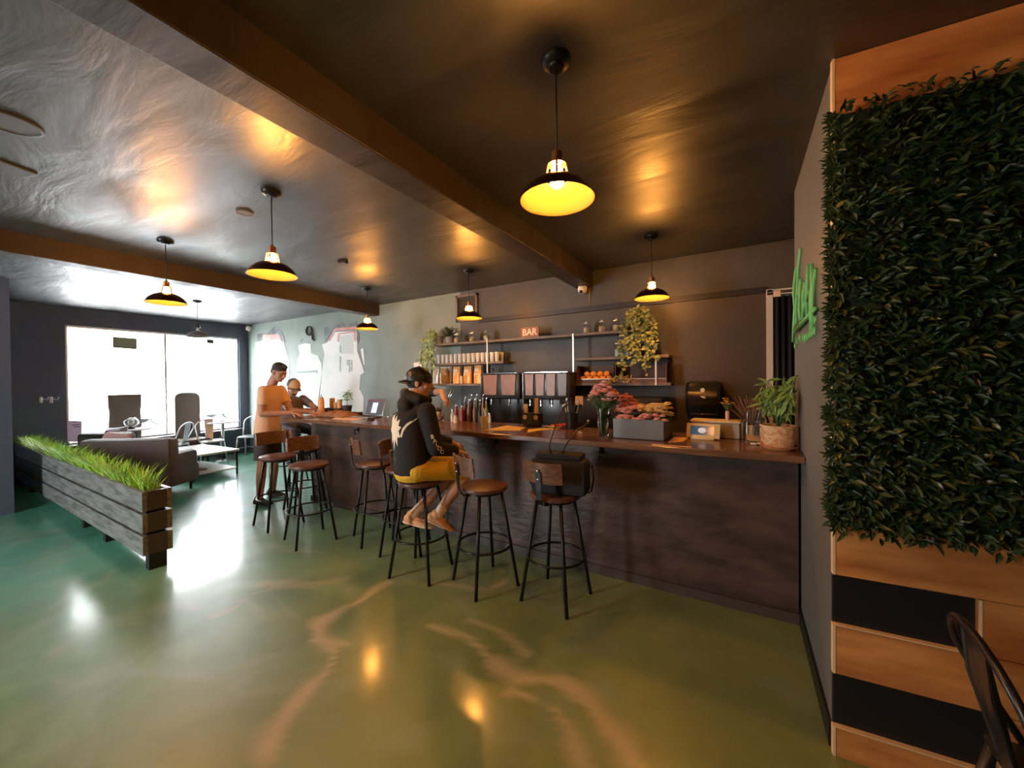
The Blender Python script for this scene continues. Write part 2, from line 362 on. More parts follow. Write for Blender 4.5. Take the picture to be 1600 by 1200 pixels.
# ------------------------------------------------------------------ outside the window
bm = B(); bb(bm, (-60, -25, -.25), (-9.8, 40, -.15)); struct('ground_outside', bm, mat('concrete_outside', (.55, .55, .54), .8))
def car(x, y, rz, label, m):
    t = thing('car', label, 'car', (x, y, -.15), rz)
    bm = B(); secs = [(-2.2, .35, .75), (-2.15, .3, .95), (-1.3, .25, 1.02), (-.7, .25, 1.42), (.6, .25, 1.45), (1.3, .25, 1.0), (2.1, .3, .85), (2.25, .35, .6)]
    rings = [[bm.verts.new((sx, sy * .85, z)) for sy, z in ((-1, z0), (-1, (z0 + z1) * .55), (-.78, z1), (.78, z1), (1, (z0 + z1) * .55), (1, z0))] for sx, z0, z1 in secs]
    for a, b in zip(rings[:-1], rings[1:]):
        for k in range(6): bm.faces.new((a[k], a[(k + 1) % 6], b[(k + 1) % 6], b[k]))
    bm.faces.new(rings[0]); bm.faces.new(rings[-1]); obj('body', bm, m, t, 'auto')
    bm = B()
    for s in (-1, 1):
        bm = B(); plate(bm, [(-1.0, s * .80, 1.0), (-.62, s * .74, 1.33), (.5, s * .74, 1.36), (1.05, s * .80, 1.0)], (0, s, 0), .02); obj('side_window', bm, mat('car_glass', (.02, .03, .04), .1), t)
    for sx in (-1.35, 1.35):
        for s in (-1, 1):
            bm = B(); cyl(bm, (sx, s * .70, .33), (sx, s * .88, .33), .33, n=20); obj('wheel', bm, BLACK, t)
car(-22, 7.6, math.pi / 2 + .1, 'pale parked car seen through the storefront window', mat('car_paint_pale', (.45, .5, .55), .3))
car(-24, 2.2, math.pi / 2, 'white parked car at left of the storefront window view', mat('car_paint_white', (.7, .7, .7), .3))

# ------------------------------------------------------------------ pendants
BRONZE = mat('bronze_shade', (.075, .032, .018), .3, .85)
COPPER = mat('copper_socket', (.55, .24, .10), .3, .9)
LINING = mat('cream_enamel_lining', (.15, .10, .03), .5)
BULBM = mat('filament_bulb', (1, .6, .2), .3, emit=(1.0, .40, .07), es=BULB)
BULBO = mat('unlit_bulb', (.5, .5, .48), .2)
def pendant(lit=True):
    t = thing('pendant_lamp', '', 'pendant lamp', (0, 0, 0))
    bm = B(); lathe(bm, [(0, 2.823), (.028, 2.824), (.032, 2.832), (.05, 2.836), (.058, 2.846), (.060, 2.8598)], 28); obj('canopy', bm, METB if lit else METB, t, 'auto')
    bm = B(); cyl(bm, (0, 0, 2.47), (0, 0, 2.83), .0035, n=8); obj('cord', bm, BLACK, t, True)
    bm = B(); lathe(bm, [(0, 2.50), (.008, 2.50), (.010, 2.49), (.0225, 2.487), (.0225, 2.435), (0, 2.435)], 20); obj('socket', bm, COPPER if lit else METB, t, 'auto')
    bm = B(); lathe(bm, [(.0215, 2.445), (.036, 2.443), (.038, 2.437), (.024, 2.436)], 20)
    for k in range(4):
        a = k * math.pi / 2 + .4; tube(bm, [(.036 * math.cos(a), .036 * math.sin(a), 2.44), (.047 * math.cos(a), .047 * math.sin(a), 2.38)], .0045, 6)
    obj('neck_cage', bm, COPPER if lit else METB, t, 'auto')
    prof = [(.048, 2.383), (.062, 2.378), (.092, 2.365), (.118, 2.345), (.135, 2.325), (.146, 2.303), (.1525, 2.298)]
    bm = B(); lathe(bm, prof + [(.1535, 2.296), (.1505, 2.2955), (.1445, 2.301), (.134, 2.322), (.117, 2.342)] + [(.091, 2.362), (.061, 2.375), (.048, 2.379), (.048, 2.383)], 40); obj('shade', bm, BRONZE if lit else mat('grey_shade', (.2, .2, .2), .4, .5), t, 'auto')
    bm = B(); lathe(bm, [(.048, 2.3785), (.061, 2.3745), (.0905, 2.3615), (.1165, 2.3415), (.1335, 2.3215), (.144, 2.3005), (.1495, 2.2953)], 40); obj('shade_lining', bm, LINING, t, True)
    bm = B(); lathe(bm, [(0, 2.345), (.014, 2.348), (.025, 2.36), (.029, 2.378), (.028, 2.395), (.022, 2.418), (.014, 2.436)], 18); obj('bulb', bm, BULBM if lit else BULBO, t, True)
    return t
P0 = pendant(); P0.location = (-.632, 1.44, 0); P0['label'] = 'copper pendant lamp hanging nearest, over the open floor right of the big beam'
for (x, y, lab) in ((-2.72, 1.42, 'bronze pendant lamp hanging between the two beams over the open floor'), (-4.45, 1.40, 'bronze pendant lamp in front of the far beam, above the planter side'),
                    (-.68, 3.65, 'lit pendant lamp above the ivy at the right end of the shelf'), (-2.72, 3.62, 'lit pendant lamp in front of the metal wall grille'), (-4.42, 3.55, 'lit pendant lamp beside the right edge of the mural')):
    dup(P0, (x, y, 0), R_.uniform(0, 1), lab)
dup(P0, (-.66, -1.0, 0), 0, 'lit pendant lamp behind the viewer, right of the big beam'); dup(P0, (-2.72, -1.0, 0), 0, 'lit pendant lamp behind the viewer, left of the big beam')
pu = pendant(False); pu.location = (-7.3, 2.67, 0); pu['label'] = 'unlit grey pendant lamp hanging before the storefront window'

# ceiling fittings
def onceil(px, py): p = atZ(px, py, H); return p
def disc(name, px, py, r, label, cat, m):
    p = onceil(px, py); bm = B(); lathe(bm, [(0, -.008), (r * .9, -.008), (r * .93, -.012), (r, -.010), (r, 0.0)], 32, (p.x, p.y, H)); tag(obj(name, bm, m, None, 'auto'), label, cat)
GRC = mat('ceiling_cover', (.07, .07, .07), .5)
disc('ceiling_cover', 382, 331, .055, 'small round cover plate on ceiling beside a hanging pendant', 'cover plate', GRC)
disc('ceiling_cover', 14, 190, .11, 'large round cover plate on ceiling at upper left edge', 'cover plate', GRC)
p = onceil(15, 262); bm = B(); bx(bm, (p.x, p.y, H - .006), (.16, .16, .012), Matrix.Rotation(.3, 3, 'Z'), .003); tag(obj('ceiling_hatch', bm, GRC), 'small square access plate on ceiling at left edge', 'hatch')
p = onceil(536, 407); bm = B(); bx(bm, (p.x, p.y, H - .012), (.11, .03, .024), Matrix.Rotation(.2, 3, 'Z'), .003); bx(bm, (p.x + .05, p.y, H - .02), (.02, .03, .04), Matrix.Rotation(.2, 3, 'Z')); tag(obj('ceiling_bracket', bm, METB), 'small black bracket screwed to ceiling between two pendants', 'bracket')

# ------------------------------------------------------------------ bar
bt = thing('bar_counter', 'long dark bar with wooden top running from the stools to the green sign wall', 'bar counter', (0, 0, 0))
bm = B(); bb(bm, (-4.87, 3.0, .0), (.32, 3.12, 1.055)); bb(bm, (-4.87, 3.12, 0), (-4.79, 3.55, 1.055)); obj('front_panel', bm, BARM, bt)
bm = B(); bb(bm, (-4.885, 2.985, 0), (.322, 3.0, .07)); obj('kick_board', bm, BROWN, bt)
bm = B(); bb(bm, (-5.19, 2.80, 1.058), (.333, 3.58, 1.10), .006); obj('counter_top', bm, TOPM, bt)
for x in (-3.92, -3.0, -1.95, -.95):
    bm = B(); tube(bm, [(x, 3.0, 1.0), (x, 2.955, 1.0), (x, 2.94, .985), (x, 2.94, .955), (x, 2.955, .945), (x, 2.965, .955)], .006, 8); bx(bm, (x, 2.995, 1.0), (.03, .012, .05)); obj('bag_hook', bm, METB, bt, True)
bk = thing('back_counter', 'black back counter under the wall shelves', 'counter', (0, 0, 0))
bm = B(); bb(bm, (-3.4, 3.98, 0), (-.3, 4.43, .90)); obj('cabinet', bm, BLACK, bk)
bm = B(); bb(bm, (-3.42, 3.95, .90), (-.28, 4.435, .935), .004); obj('worktop', bm, BROWN, bk)
# ------------------------------------------------------------------ bar stools
def stool():
    t = thing('bar_stool', '', 'bar stool')
    bm = B(); lathe(bm, [(0, .728), (.165, .728), (.178, .735), (.182, .748), (.178, .760), (.165, .765), (0, .762)], 36); obj('seat', bm, WOODD, t, 'auto')
    bm = B(); lathe(bm, [(.10, .727), (.15, .727), (.15, .712), (.10, .712), (.10, .727)], 28); obj('seat_frame', bm, METB, t, 'auto')
    for sx in (-1, 1):
        for sy in (-1, 1):
            bm = B(); tube(bm, [(sx * .095, sy * .095, .72), (sx * .183, sy * .183, 0.0)], .0125, 10); obj('leg', bm, METB, t, True)
    bm = B(); tube(bm, arc((0, 0, .31), .206, 0, 2 * math.pi, 40)[:-1], .0085, 8, True); obj('foot_ring', bm, METB, t, True)
    bm = B(); pts = [(0, -.02, .708), (0, -.15, .704), (0, -.195, .72), (0, -.215, .76), (0, -.222, .82), (0, -.226, .88), (0, -.232, .95)]
    tube(bm, pts, .02, 8, flat=(1, .22)) if False else None
    for a, b in zip(pts[:-1], pts[1:]):
        a = V(a); b = V(b); d = (b - a); L = d.length; n = V((1, 0, 0)).cross(d.normalized())
        vs = [a + V((s * .021, 0, 0)) + n * q for s in (-1, 1) for q in (-.003, .003)] + [b + V((s * .021, 0, 0)) + n * q for s in (-1, 1) for q in (-.003, .003)]
        vv = [bm.verts.new(x) for x in vs]
        for f in ((0, 1, 3, 2), (4, 6, 7, 5), (0, 4, 5, 1), (2, 3, 7, 6), (0, 2, 6, 4), (1, 5, 7, 3)): bm.faces.new([vv[i] for i in f])
    sp = obj('back_strap', bm, METB, t)
    for z, y in ((.90, -.2335), (.96, -.2385), (.712, -.155)): bm = B(); ell(bm, (0, y, z), (.009, .006, .009)); obj('bolt', bm, CHROME, sp, True)
    bm = B(); n = 10; R = .30
    rings = []
    for z in (.87, .875, .94, 1.005, 1.01):
        ins = .012 if z in (.87, 1.01) else 0
        ring = []
        for i in range(n + 1):
            a = -math.pi / 2 + (i / n - .5) * 1.06 * (1 - ins); ring.append((a, R))
        rings.append((z, ring))
    grid = [[[bm.verts.new((rr * math.cos(a), rr * math.sin(a) + .085 - (z - .94) * .12, z)) for a, _ in ring] for rr in (R - .009, R + .009)] for z, ring in rings]
    for k in range(len(grid) - 1):
        for i in range(n):
            for q in (0, 1): bm.faces.new((grid[k][q][i], grid[k][q][i + 1], grid[k + 1][q][i + 1], grid[k + 1][q][i]))
        for i in (0, n): bm.faces.new((grid[k][0][i], grid[k][1][i], grid[k + 1][1][i], grid[k + 1][0][i]))
    for k in (0, -1):
        for i in range(n): bm.faces.new((grid[k][0][i], grid[k][0][i + 1], grid[k][1][i + 1], grid[k][1][i]))
    obj('backrest', bm, mat('stool_back_wood', (.09, .045, .025), .4, col2=(.19, .09, .05), scale=7, stretch=(3, 3, 9)), t, 'auto')
    return t
def rz_of(bx_, by_): return math.atan2(by_, bx_) + math.pi / 2   # backrest points along (bx,by)
S0 = stool(); S0.location = (-1.14, 2.52, 0); S0.rotation_euler = (0, 0, rz_of(-.10, -1)); S0['label'] = 'bar stool nearest the green wall, carrying a black bag'; S0['group'] = 'bar stools along the bar'
for x, y, b, lab in ((-1.70, 2.43, (-.42, -.9), 'empty bar stool right of the man in yellow shorts'), (-2.26, 2.32, (-1, -.2), 'bar stool the man in the black hoodie sits on'),
                     (-2.70, 2.57, (-.85, -.5), 'bar stool just left of the man in the black hoodie, partly behind him'), (-3.14, 2.60, (-.45, -.9), 'empty bar stool below the laptop, brown curved backrest facing the viewer'),
                     (-3.68, 2.24, (-1, .25), 'empty bar stool with shining round seat before the left end of the bar'), (-4.40, 2.32, (-1, .1), 'empty bar stool farthest left, in front of the standing man'),
                     (-4.62, 2.75, (-.2, -1), 'bar stool pushed under the bar end beside the standing man'), (-6.02, 3.34, (-1, -.3), 'bar stool the man in the trucker cap sits on')):
    dup(S0, (x, y, 0), rz_of(*b), lab)
# ------------------------------------------------------------------ bag on the stool
bg = thing('shoulder_bag', 'black canvas shoulder bag with brown handles standing on a bar stool', 'bag', (-1.10, 2.52, .766), .12); bg.scale = (1.12, 1.0, 1.08)
CANV = mat('black_canvas', (.018, .016, .018), .8, bump=.3, bscale=120)
bm = B(); bx(bm, (0, 0, .115), (.36, .19, .23), None, .035); obj('body', bm, CANV, bg, 'auto')
bm = B(); bx(bm, (0, 0, .245), (.30, .15, .035), None, .015); tube(bm, [(-.14, -.08, .25), (-.05, -.083, .262), (.05, -.083, .262), (.14, -.08, .25)], .004); obj('top_flap', bm, CANV, bg, 'auto')
bm = B(); tube(bm, [(-.05, -.05, .26), (-.055, -.06, .32), (-.02, -.03, .45), (.02, .02, .56), (.05, .05, .58)], .009, 6, flat=(1.4, .4)); tube(bm, [(.02, -.04, .26), (.05, -.03, .33), (.1, .0, .40), (.17, .08, .46)], .009, 6, flat=(1.4, .4)); obj('handle', bm, mat('brown_strap', (.10, .055, .035), .5), bg, True)
bm = B(); tube(bm, [(.18, 0, .19), (.205, -.01, .20), (.215, -.02, .12), (.20, -.02, .03), (.15, -.03, .012), (.12, -.05, .015)], .009, 6, flat=(1.5, .5)); obj('side_strap', bm, CANV, bg, True); bm = B(); tube(bm, [(-.18, 0, .18), (-.20, -.02, .12), (-.20, -.02, .05), (-.17, -.02, .02)], .009, 6, flat=(1.5, .5)); obj('side_strap', bm, CANV, bg, True)
bm = B(); tube(bm, arc((.205, -.012, .19), .013, 0, 6.28, 12, ax='xz')[:-1], .003, 6, True); obj('ring', bm, CHROME, bg, True)
# ------------------------------------------------------------------ planter
pl = thing('planter_box', 'long weathered grey plank planter box dividing the room', 'planter', (0, 0, 0))
PLK = mat('weathered_planks', (.10, .095, .09), .45, col2=(.20, .20, .19), scale=5, stretch=(1.0, 6, 7), bump=.3, bscale=10, rvar=.1)
PLKD = mat('planter_ends', (.06, .045, .038), .5)
X0, X1, Y0, Y1 = -9.55, -4.262, 1.155, 1.352
for z0, z1 in ((.133, .295), (.318, .478), (.501, .665)):
    bm = B(); bb(bm, (X0, Y0, z0), (X1, Y0 + .035, z1), .003); obj('front_plank', bm, PLK, pl)
    bm = B(); bb(bm, (X0, Y1 - .035, z0), (X1, Y1, z1), .003); obj('back_plank', bm, PLK, pl)
    bm = B(); bb(bm, (X1 - .04, Y0 + .036, z0 + .002), (X1 - .003, Y1 - .036, z1 - .002)); obj('end_plank', bm, PLKD, pl)
bm = B(); bb(bm, (X0, Y0 + .037, .31), (X1 - .043, Y1 - .037, .60)); obj('soil_bed', bm, SOIL, pl)
bm = B(); bb(bm, (X0, Y0 + .04, .14), (X1 - .05, Y1 - .04, .309)); obj('liner', bm, BLACK, pl)
for x in (-4.31, -5.45, -6.2, -8.9):
    bm = B(); bb(bm, (x - .04, Y0 + .04, 0), (x + .04, Y1 - .04, .14)); obj('leg', bm, BLACK, pl)
bm = B()
for i in range(2600):
    x = R_.uniform(X0 + .05, X1 - .07); y = R_.uniform(Y0 + .045, Y1 - .045); p = V((x, y, .60)); L = R_.uniform(.12, .27); a = R_.uniform(0, 6.28); o_ = V((math.cos(a), math.sin(a), 0)); lean = R_.uniform(.15, .95)
    s = V((-math.sin(a), math.cos(a), 0)) * R_.uniform(.003, .006)
    q = [p, p + o_ * L * lean * .35 + V((0, 0, L * .55)), p + o_ * L * lean * .9 + V((0, 0, L * .88))]
    v = [bm.verts.new(q[0] - s), bm.verts.new(q[0] + s), bm.verts.new(q[1] + s), bm.verts.new(q[1] - s), bm.verts.new(q[2])]
    bm.faces.new(v[:4]); bm.faces.new((v[3], v[2], v[4]))
GRS = mat('grass_blades', (.20, .42, .05), .45, col2=(.45, .62, .08), scale=3)
tag(obj('grass', bm, GRS), 'bright green artificial grass filling the plank planter', 'grass', None, 'stuff')
# ------------------------------------------------------------------ lounge corner
SOFM = mat('brown_sofa_fabric', (.085, .06, .052), .7, bump=.15, bscale=60)
def sofa(loc, rz, wd, label, m, dep=.85):
    t = thing('sofa', label, 'sofa', loc, rz)
    bm = B(); bx(bm, (0, .02, .26), (wd, dep - .04, .26), None, .04); obj('base', bm, m, t, 'auto')
    bm = B(); bx(bm, (0, -dep / 2 + .11, .55), (wd, .20, .52), None, .06); obj('backrest', bm, m, t, 'auto')
    for s in (-1, 1):
        bm = B(); bx(bm, (s * (wd / 2 - .10), .02, .42), (.19, dep - .06, .34), None, .06); obj('armrest', bm, m, t, 'auto')
    n = max(1, round((wd - .4) / .65))
    for i in range(n):
        ww = (wd - .4) / n; bm = B(); bx(bm, (-wd / 2 + .2 + ww * (i + .5), .08, .44), (ww - .01, dep - .25, .13), None, .04); obj('seat_cushion', bm, m, t, 'auto')
    for sx in (-1, 1):
        for sy in (-1, 1):
            bm = B(); cyl(bm, (sx * (wd / 2 - .08), sy * (dep / 2 - .08), .14), (sx * (wd / 2 - .08), sy * (dep / 2 - .08), 0), .022, .016); obj('leg', bm, BLACK, t, True)
    return t
sofa((-7.36, 2.00, 0), .58, 1.20, 'brown fabric sofa with its back to the planter', SOFM, .56)
sofa((-8.68, 2.10, 0), .50, .80, 'dark grey armchair under the storefront window', mat('dark_grey_fabric', (.05, .052, .06), .7), .60)
def pillow(loc, rot, label, m, s=(.42, .14, .36)):
    bm = B(); n = 8; top = []; bot = []
    for sgn, arr in ((1, top), (-1, bot)):
        for i in range(n + 1):
            row = []
            for j in range(n + 1):
                u, v = i / n * 2 - 1, j / n * 2 - 1; th = (1 - u ** 4) * (1 - v ** 4); cr = 1 - .10 * (1 - abs(u)) * 0 - .08 * ((1 - u * u) if abs(v) > .99 else 0) - .08 * ((1 - v * v) if abs(u) > .99 else 0)
                row.append(bm.verts.new((u * s[0] / 2 * cr, sgn * s[1] / 2 * th ** .7, v * s[2] / 2 * cr)))
            arr.append(row)
        for i in range(n):
            for j in range(n): bm.faces.new((arr[i][j], arr[i + 1][j], arr[i + 1][j + 1], arr[i][j + 1]))
    bmesh.ops.remove_doubles(bm, verts=bm.verts, dist=.0005)
    o = obj('throw_pillow', bm, m, None, True); o.location = loc; o.rotation_euler = rot; return tag(o, label, 'pillow')
pillow((-7.78, 1.83, .70), (-.30, .12, .55), 'dusty pink throw pillow leaning on the brown sofa back', mat('pink_fabric', (.42, .25, .22), .8))
pillow((-8.70, 2.05, .70), (-.3, -.1, .4), 'pale grey throw pillow on the dark grey armchair', mat('grey_fabric', (.5, .5, .52), .8))
ct = thing('coffee_table', 'low square white-topped coffee table with open lower shelf', 'coffee table', (-8.02, 2.90, 0), .05)
WTOP = mat('white_table_top', (.75, .73, .72), .3)
bm = B(); bx(bm, (0, 0, .415), (1.22, .70, .03), None, .004); obj('table_top', bm, WTOP, ct)
bm = B(); bx(bm, (0, 0, .11), (1.18, .66, .018), None, .003); obj('lower_shelf', bm, WTOP, ct)
for sx in (-1, 1):
    for sy in (-1, 1): bm = B(); bx(bm, (sx * .58, sy * .32, .20), (.022, .022, .40)); obj('leg', bm, METB, ct)
for i, (dx, dy, rz, c, lb) in enumerate(((.12, .0, .2, (.35, .16, .12), 'brown magazine on top of the pile on the coffee table shelf'), (.10, .02, -.1, (.2, .2, .2), 'dark magazine beneath the brown one on the coffee table shelf'))):
    p = ct.location + V((dx + .1, dy - .12, .119 + .012 * (1 - i) + .0)); bm = B(); bx(bm, (0, 0, .006), (.30, .21, .011), None, .002); o = obj('magazine', bm, mat('mag%d' % i, c, .5)); o.location = p; o.rotation_euler = (0, 0, rz); tag(o, lb, 'magazine')
def metal_chair(m):
    t = thing('metal_chair', '', 'chair')
    bm = B(); bx(bm, (0, 0, .45), (.36, .36, .012), None, .005); bx(bm, (0, 0, .44), (.37, .37, .022), None, .01); obj('seat', bm, m, t, 'auto')
    for sx in (-1, 1):
        bm = B(); tube(bm, [(sx * .165, .165, .44), (sx * .215, .235, 0)], [.017, .011], 8); obj('leg', bm, m, t, True)
        bm = B(); tube(bm, [(sx * .165, -.165, .44), (sx * .205, -.255, 0)], [.017, .011], 8); obj('leg', bm, m, t, True)
    bm = B(); pts = [(-.185, -.10, .455)] + [(-.20, -.18, .60)] + [(.21 * math.cos(a), -.235 - .035 * math.sin(a), .72 + .13 * math.sin(a)) for a in [math.pi - i * math.pi / 10 for i in range(11)]] + [(.20, -.18, .60), (.185, -.10, .455)]
    tube(bm, pts, .011, 8); obj('back_frame', bm, m, t, True)
    bm = B(); s = .0; ps = [(-.055, -.19, .45), (.055, -.19, .45), (.075, -.255, .70), (.07, -.268, .848), (-.07, -.268, .848), (-.075, -.255, .70)]
    plate(bm, ps, (0, .96, .2), .005); obj('back_splat', bm, m, t)
    bm = B(); tube(bm, [(-.19, .20, .22), (.19, -.21, .22)], .005, 6); tube(bm, [(.19, .20, .225), (-.19, -.21, .225)], .005, 6); obj('cross_brace', bm, m, t, True)
    return t
SILV = mat('pale_metal', (.55, .56, .57), .3, .8)
M0 = metal_chair(SILV); M0.location = (-8.84, 3.42, 0); M0.rotation_euler = (0, 0, 1.35 + math.pi); M0['label'] = 'silver metal cafe chair left of the right bistro table, back to the room'
dup(M0, (-8.85, 4.12, 0), 3.9, 'silver metal cafe chair nearest the mural corner by the window')
dup(M0, (-8.92, 2.84, .0), 2.3, 'silver metal cafe chair between the two tables at the window')
def bistro(loc, rx, ry, label):
    t = thing('bistro_table', label, 'table', loc)
    bm = B(); lathe(bm, [(0, .755), (.97, .755), (1, .765), (1, .78), (.98, .785), (0, .785)], 32, (0, 0, 0), Matrix.Diagonal((rx, ry, 1)).to_3x3()); obj('table_top', bm, WTOP, t, 'auto')
    bm = B(); cyl(bm, (0, 0, .02), (0, 0, .76), .028); obj('column', bm, STEEL, t, True)
    bm = B(); lathe(bm, [(0, .035), (.05, .03), (.18, .012), (.2, 0), (0, 0)], 24); obj('base', bm, METB, t, 'auto'); return t
bistro((-9.22, 2.38, 0), .30, .30, 'round white bistro table under the left window board, carrying a glass lamp')
bistro((-9.10, 3.72, 0), .30, .28, 'round white bistro table near the mural end of the window')
def hiback(loc, rz, h, rnd, label):
    t = thing('high_backed_chair', label, 'chair', loc, rz); m = mat('brown_upholstery', (.12, .095, .075), .75)
    bm = B(); n = 8; w_ = .20
    if rnd: prof = [(-w_, .45)] + [(-w_, h - .1)] + [(-w_ + .1 * (1 - math.cos(a)), h - .1 + .1 * math.sin(a)) for a in (.5, 1.0, 1.57)] + [(w_ - .12, h)] + [(w_ - .12 + .12 * math.sin(a), h - .12 + .12 * math.cos(a)) for a in (.5, 1, 1.57)] + [(w_, .45)]
    else: prof = [(-w_, .45), (-w_ - .015, .8), (-w_, h - .3), (-w_ - .015, h - .2), (-w_ - .015, h), (w_ + .015, h), (w_ + .015, h - .2), (w_, h - .3), (w_ + .015, .8), (w_, .45)]
    plate(bm, [(x, 0, z) for x, z in prof], (0, 1, 0), .07); obj('backrest', bm, m, t)
    bm = B(); bx(bm, (0, -.22, .44), (.42, .42, .10), None, .02); obj('seat', bm, m, t, 'auto')
    for sx in (-1, 1):
        for sy in (-.38, .03): bm = B(); bx(bm, (sx * .17, sy, .2), (.035, .035, .40)); obj('leg', bm, BLACK, t)
hiback((-9.42, 2.36, 0), -1.57 + math.pi, 1.38, False, 'brown high-backed chair with square top against the window')
hiback((-9.42, 3.26, 0), -1.57 + math.pi, 1.38, True, 'brown high-backed chair with rounded top right of the window mullion')
# things on the window tables
gl = thing('table_lamp', 'small glass lamp with white bulb on the left bistro table', 'lamp', (-9.14, 2.36, .786))
bm = B(); lathe(bm, [(0, 0), (.05, 0), (.05, .02), (.02, .03), (0, .03)], 20); obj('base', bm, METB, gl, 'auto')
bm = B(); lathe(bm, [(.045, .03), (.10, .09), (.095, .14), (.05, .20), (.045, .20), (.09, .139), (.094, .09), (.045, .032)], 24); obj('glass_shade', bm, GLASS, gl, True)
bm = B(); ell(bm, (0, 0, .11), (.045, .045, .05)); obj('bulb', bm, WHITE, gl, True)
bm = B(); lathe(bm, [(0, 0), (.06, 0), (.05, .02), (0, .02)], 20); o = obj('ashtray', bm, GRC, None, 'auto'); o.location = (-9.08, 3.70, .786); tag(o, 'small dark dish on the right bistro table', 'dish')
# window papers and poster
def winpaper(px0, py0, px1, py1, m, label, sk=0):
    bm = B(); a = [atX(px0, py0, -9.63), atX(px1, py0 + sk, -9.63), atX(px1, py1 + sk, -9.63), atX(px0, py1, -9.63)]
    plate(bm, a, (1, 0, 0), .003); return tag(obj('window_sign', bm, m), label, 'sign')
winpaper(176, 526, 214, 543, mat('olive_paper', (.22, .24, .14), .7), 'olive green paper taped high on the storefront window', 3)
winpaper(323, 530, 334, 536, GRC, 'small grey paper at top right of the storefront window', 1)
ps = winpaper(101, 657, 128, 690, mat('lilac_poster', (.62, .5, .72), .6), 'lilac poster standing low at the left end of the storefront window', 1)
bm = B()
for k, (y, a, b_) in enumerate(((659, 113, 126), (664, 112, 124), (667, 115, 125))):
    p, q = atX(a, y, -9.626), atX(b_, y - .5, -9.626); bx(bm, (p + q) / 2, (.002, abs(p.y - q.y), .012))
obj('printed_lines', bm, BLACK, ps)
# wall hooks / switches on navy wall
for px_, lab in ((62, 'left metal wall hook on the navy wall before the window'), (78, 'right metal wall hook on the navy wall before the window')):
    p = atX(px_, 625, -8.6) if False else atY(px_, 625, .91); bm = B(); bx(bm, (p.x, .918, p.z), (.05, .014, .06), None, .004); tube(bm, [(p.x, .925, p.z + .01), (p.x, .96, p.z + .0), (p.x, .97, p.z + .03)], .006, 6); tag(obj('wall_hook', bm, STEEL, None, 'auto'), lab, 'hook')
# far white table with bottle behind the standing men
wt = thing('side_table', 'white side table beside the mural wall behind the bar end', 'table', (-7.1, 4.05, 0))
bm = B(); bx(bm, (0, 0, .70), (.9, .55, .03), None, .004); obj('table_top', bm, WTOP, wt)
for sx in (-1, 1):
    for sy in (-1, 1): bm = B(); bx(bm, (sx * .40, sy * .23, .345), (.03, .03, .69)); obj('leg', bm, METB, wt)
bo = thing('bottle', 'black bottle on the white side table by the mural', 'bottle', (-7.0, 3.98, .716))
bm = B(); lathe(bm, [(0, 0), (.045, 0), (.047, .16), (.02, .21), (.018, .24), (0, .24)], 20); obj('body', bm, BLACK, bo, 'auto')
bm = B(); lathe(bm, [(.021, .235), (.021, .27), (0, .27)], 16); obj('cap', bm, METB, bo, 'auto')
# dark metal chair at lower right
bc = metal_chair(mat('dark_chair_metal', (.035, .03, .028), .3, .5)); bc.location = (.83, 1.58, 0); bc.rotation_euler = (0, 0, -1.60); bc['label'] = 'dark metal cafe chair at the lower right corner before the timber wall'
# ------------------------------------------------------------------ green wall
gw = thing('green_wall', 'large rectangular artificial leaf panel mounted on the timber wall', 'plant panel', (0, 0, 0))
bm = B(); wbox(bm, .34, 2.0, .965, 2.62, .016, .03); obj('backing_mat', bm, mat('green_mat', (.01, .025, .01), .8), gw)
LV = [mat('green_wall_leaf', (.012, .030, .008), .45, col2=(.028, .055, .014), scale=9, spec=.35), mat('olive_wall_leaf', (.06, .07, .015), .3, col2=(.14, .13, .03), scale=9)]
nrm = V((sw, -cw, 0))
for mi, cnt in ((0, 7800), (1, 1500)):
    bm = B()
    for i in range(cnt):
        u = R_.uniform(.315, 1.15) if R_.random() < .85 else R_.uniform(1.15, 2.0); z = R_.uniform(.95, 2.64)
        if mi == 1 and R_.random() < (z - .9) / 1.9: continue
        d = V((0, 0, 0)); p = WX(u, R_.uniform(.02, .085), z)
        dr = (nrm * R_.uniform(.15, 1.0) + V((R_.uniform(-1, 1), R_.uniform(-.3, .3), R_.uniform(-1.0, .6)))).normalized()
        leaf(bm, p, dr, V((R_.uniform(-.5, .5), -1, R_.uniform(0, 1))), R_.uniform(.030, .052), R_.uniform(.012, .020), .2, .15)
    tag(obj('leaves', bm, LV[mi], gw), None, None, None, 'stuff')
# leaf stars along the left edge
bm = B()
for i in range(150):
    z = R_.uniform(.95, 2.62); p = WX(.325 + R_.uniform(-.008, .01), R_.uniform(.01, .05), z); n = 6
    for k in range(n):
        a = math.pi * (.35 + 1.3 * k / (n - 1)) + R_.uniform(-.2, .2); leaf(bm, p, V((math.cos(a), -.15, math.sin(a))), V((0, -1, .2)), R_.uniform(.028, .042), .009, .15, .1)
tag(obj('edge_leaves', bm, LV[0], gw), None, None, None, 'stuff')
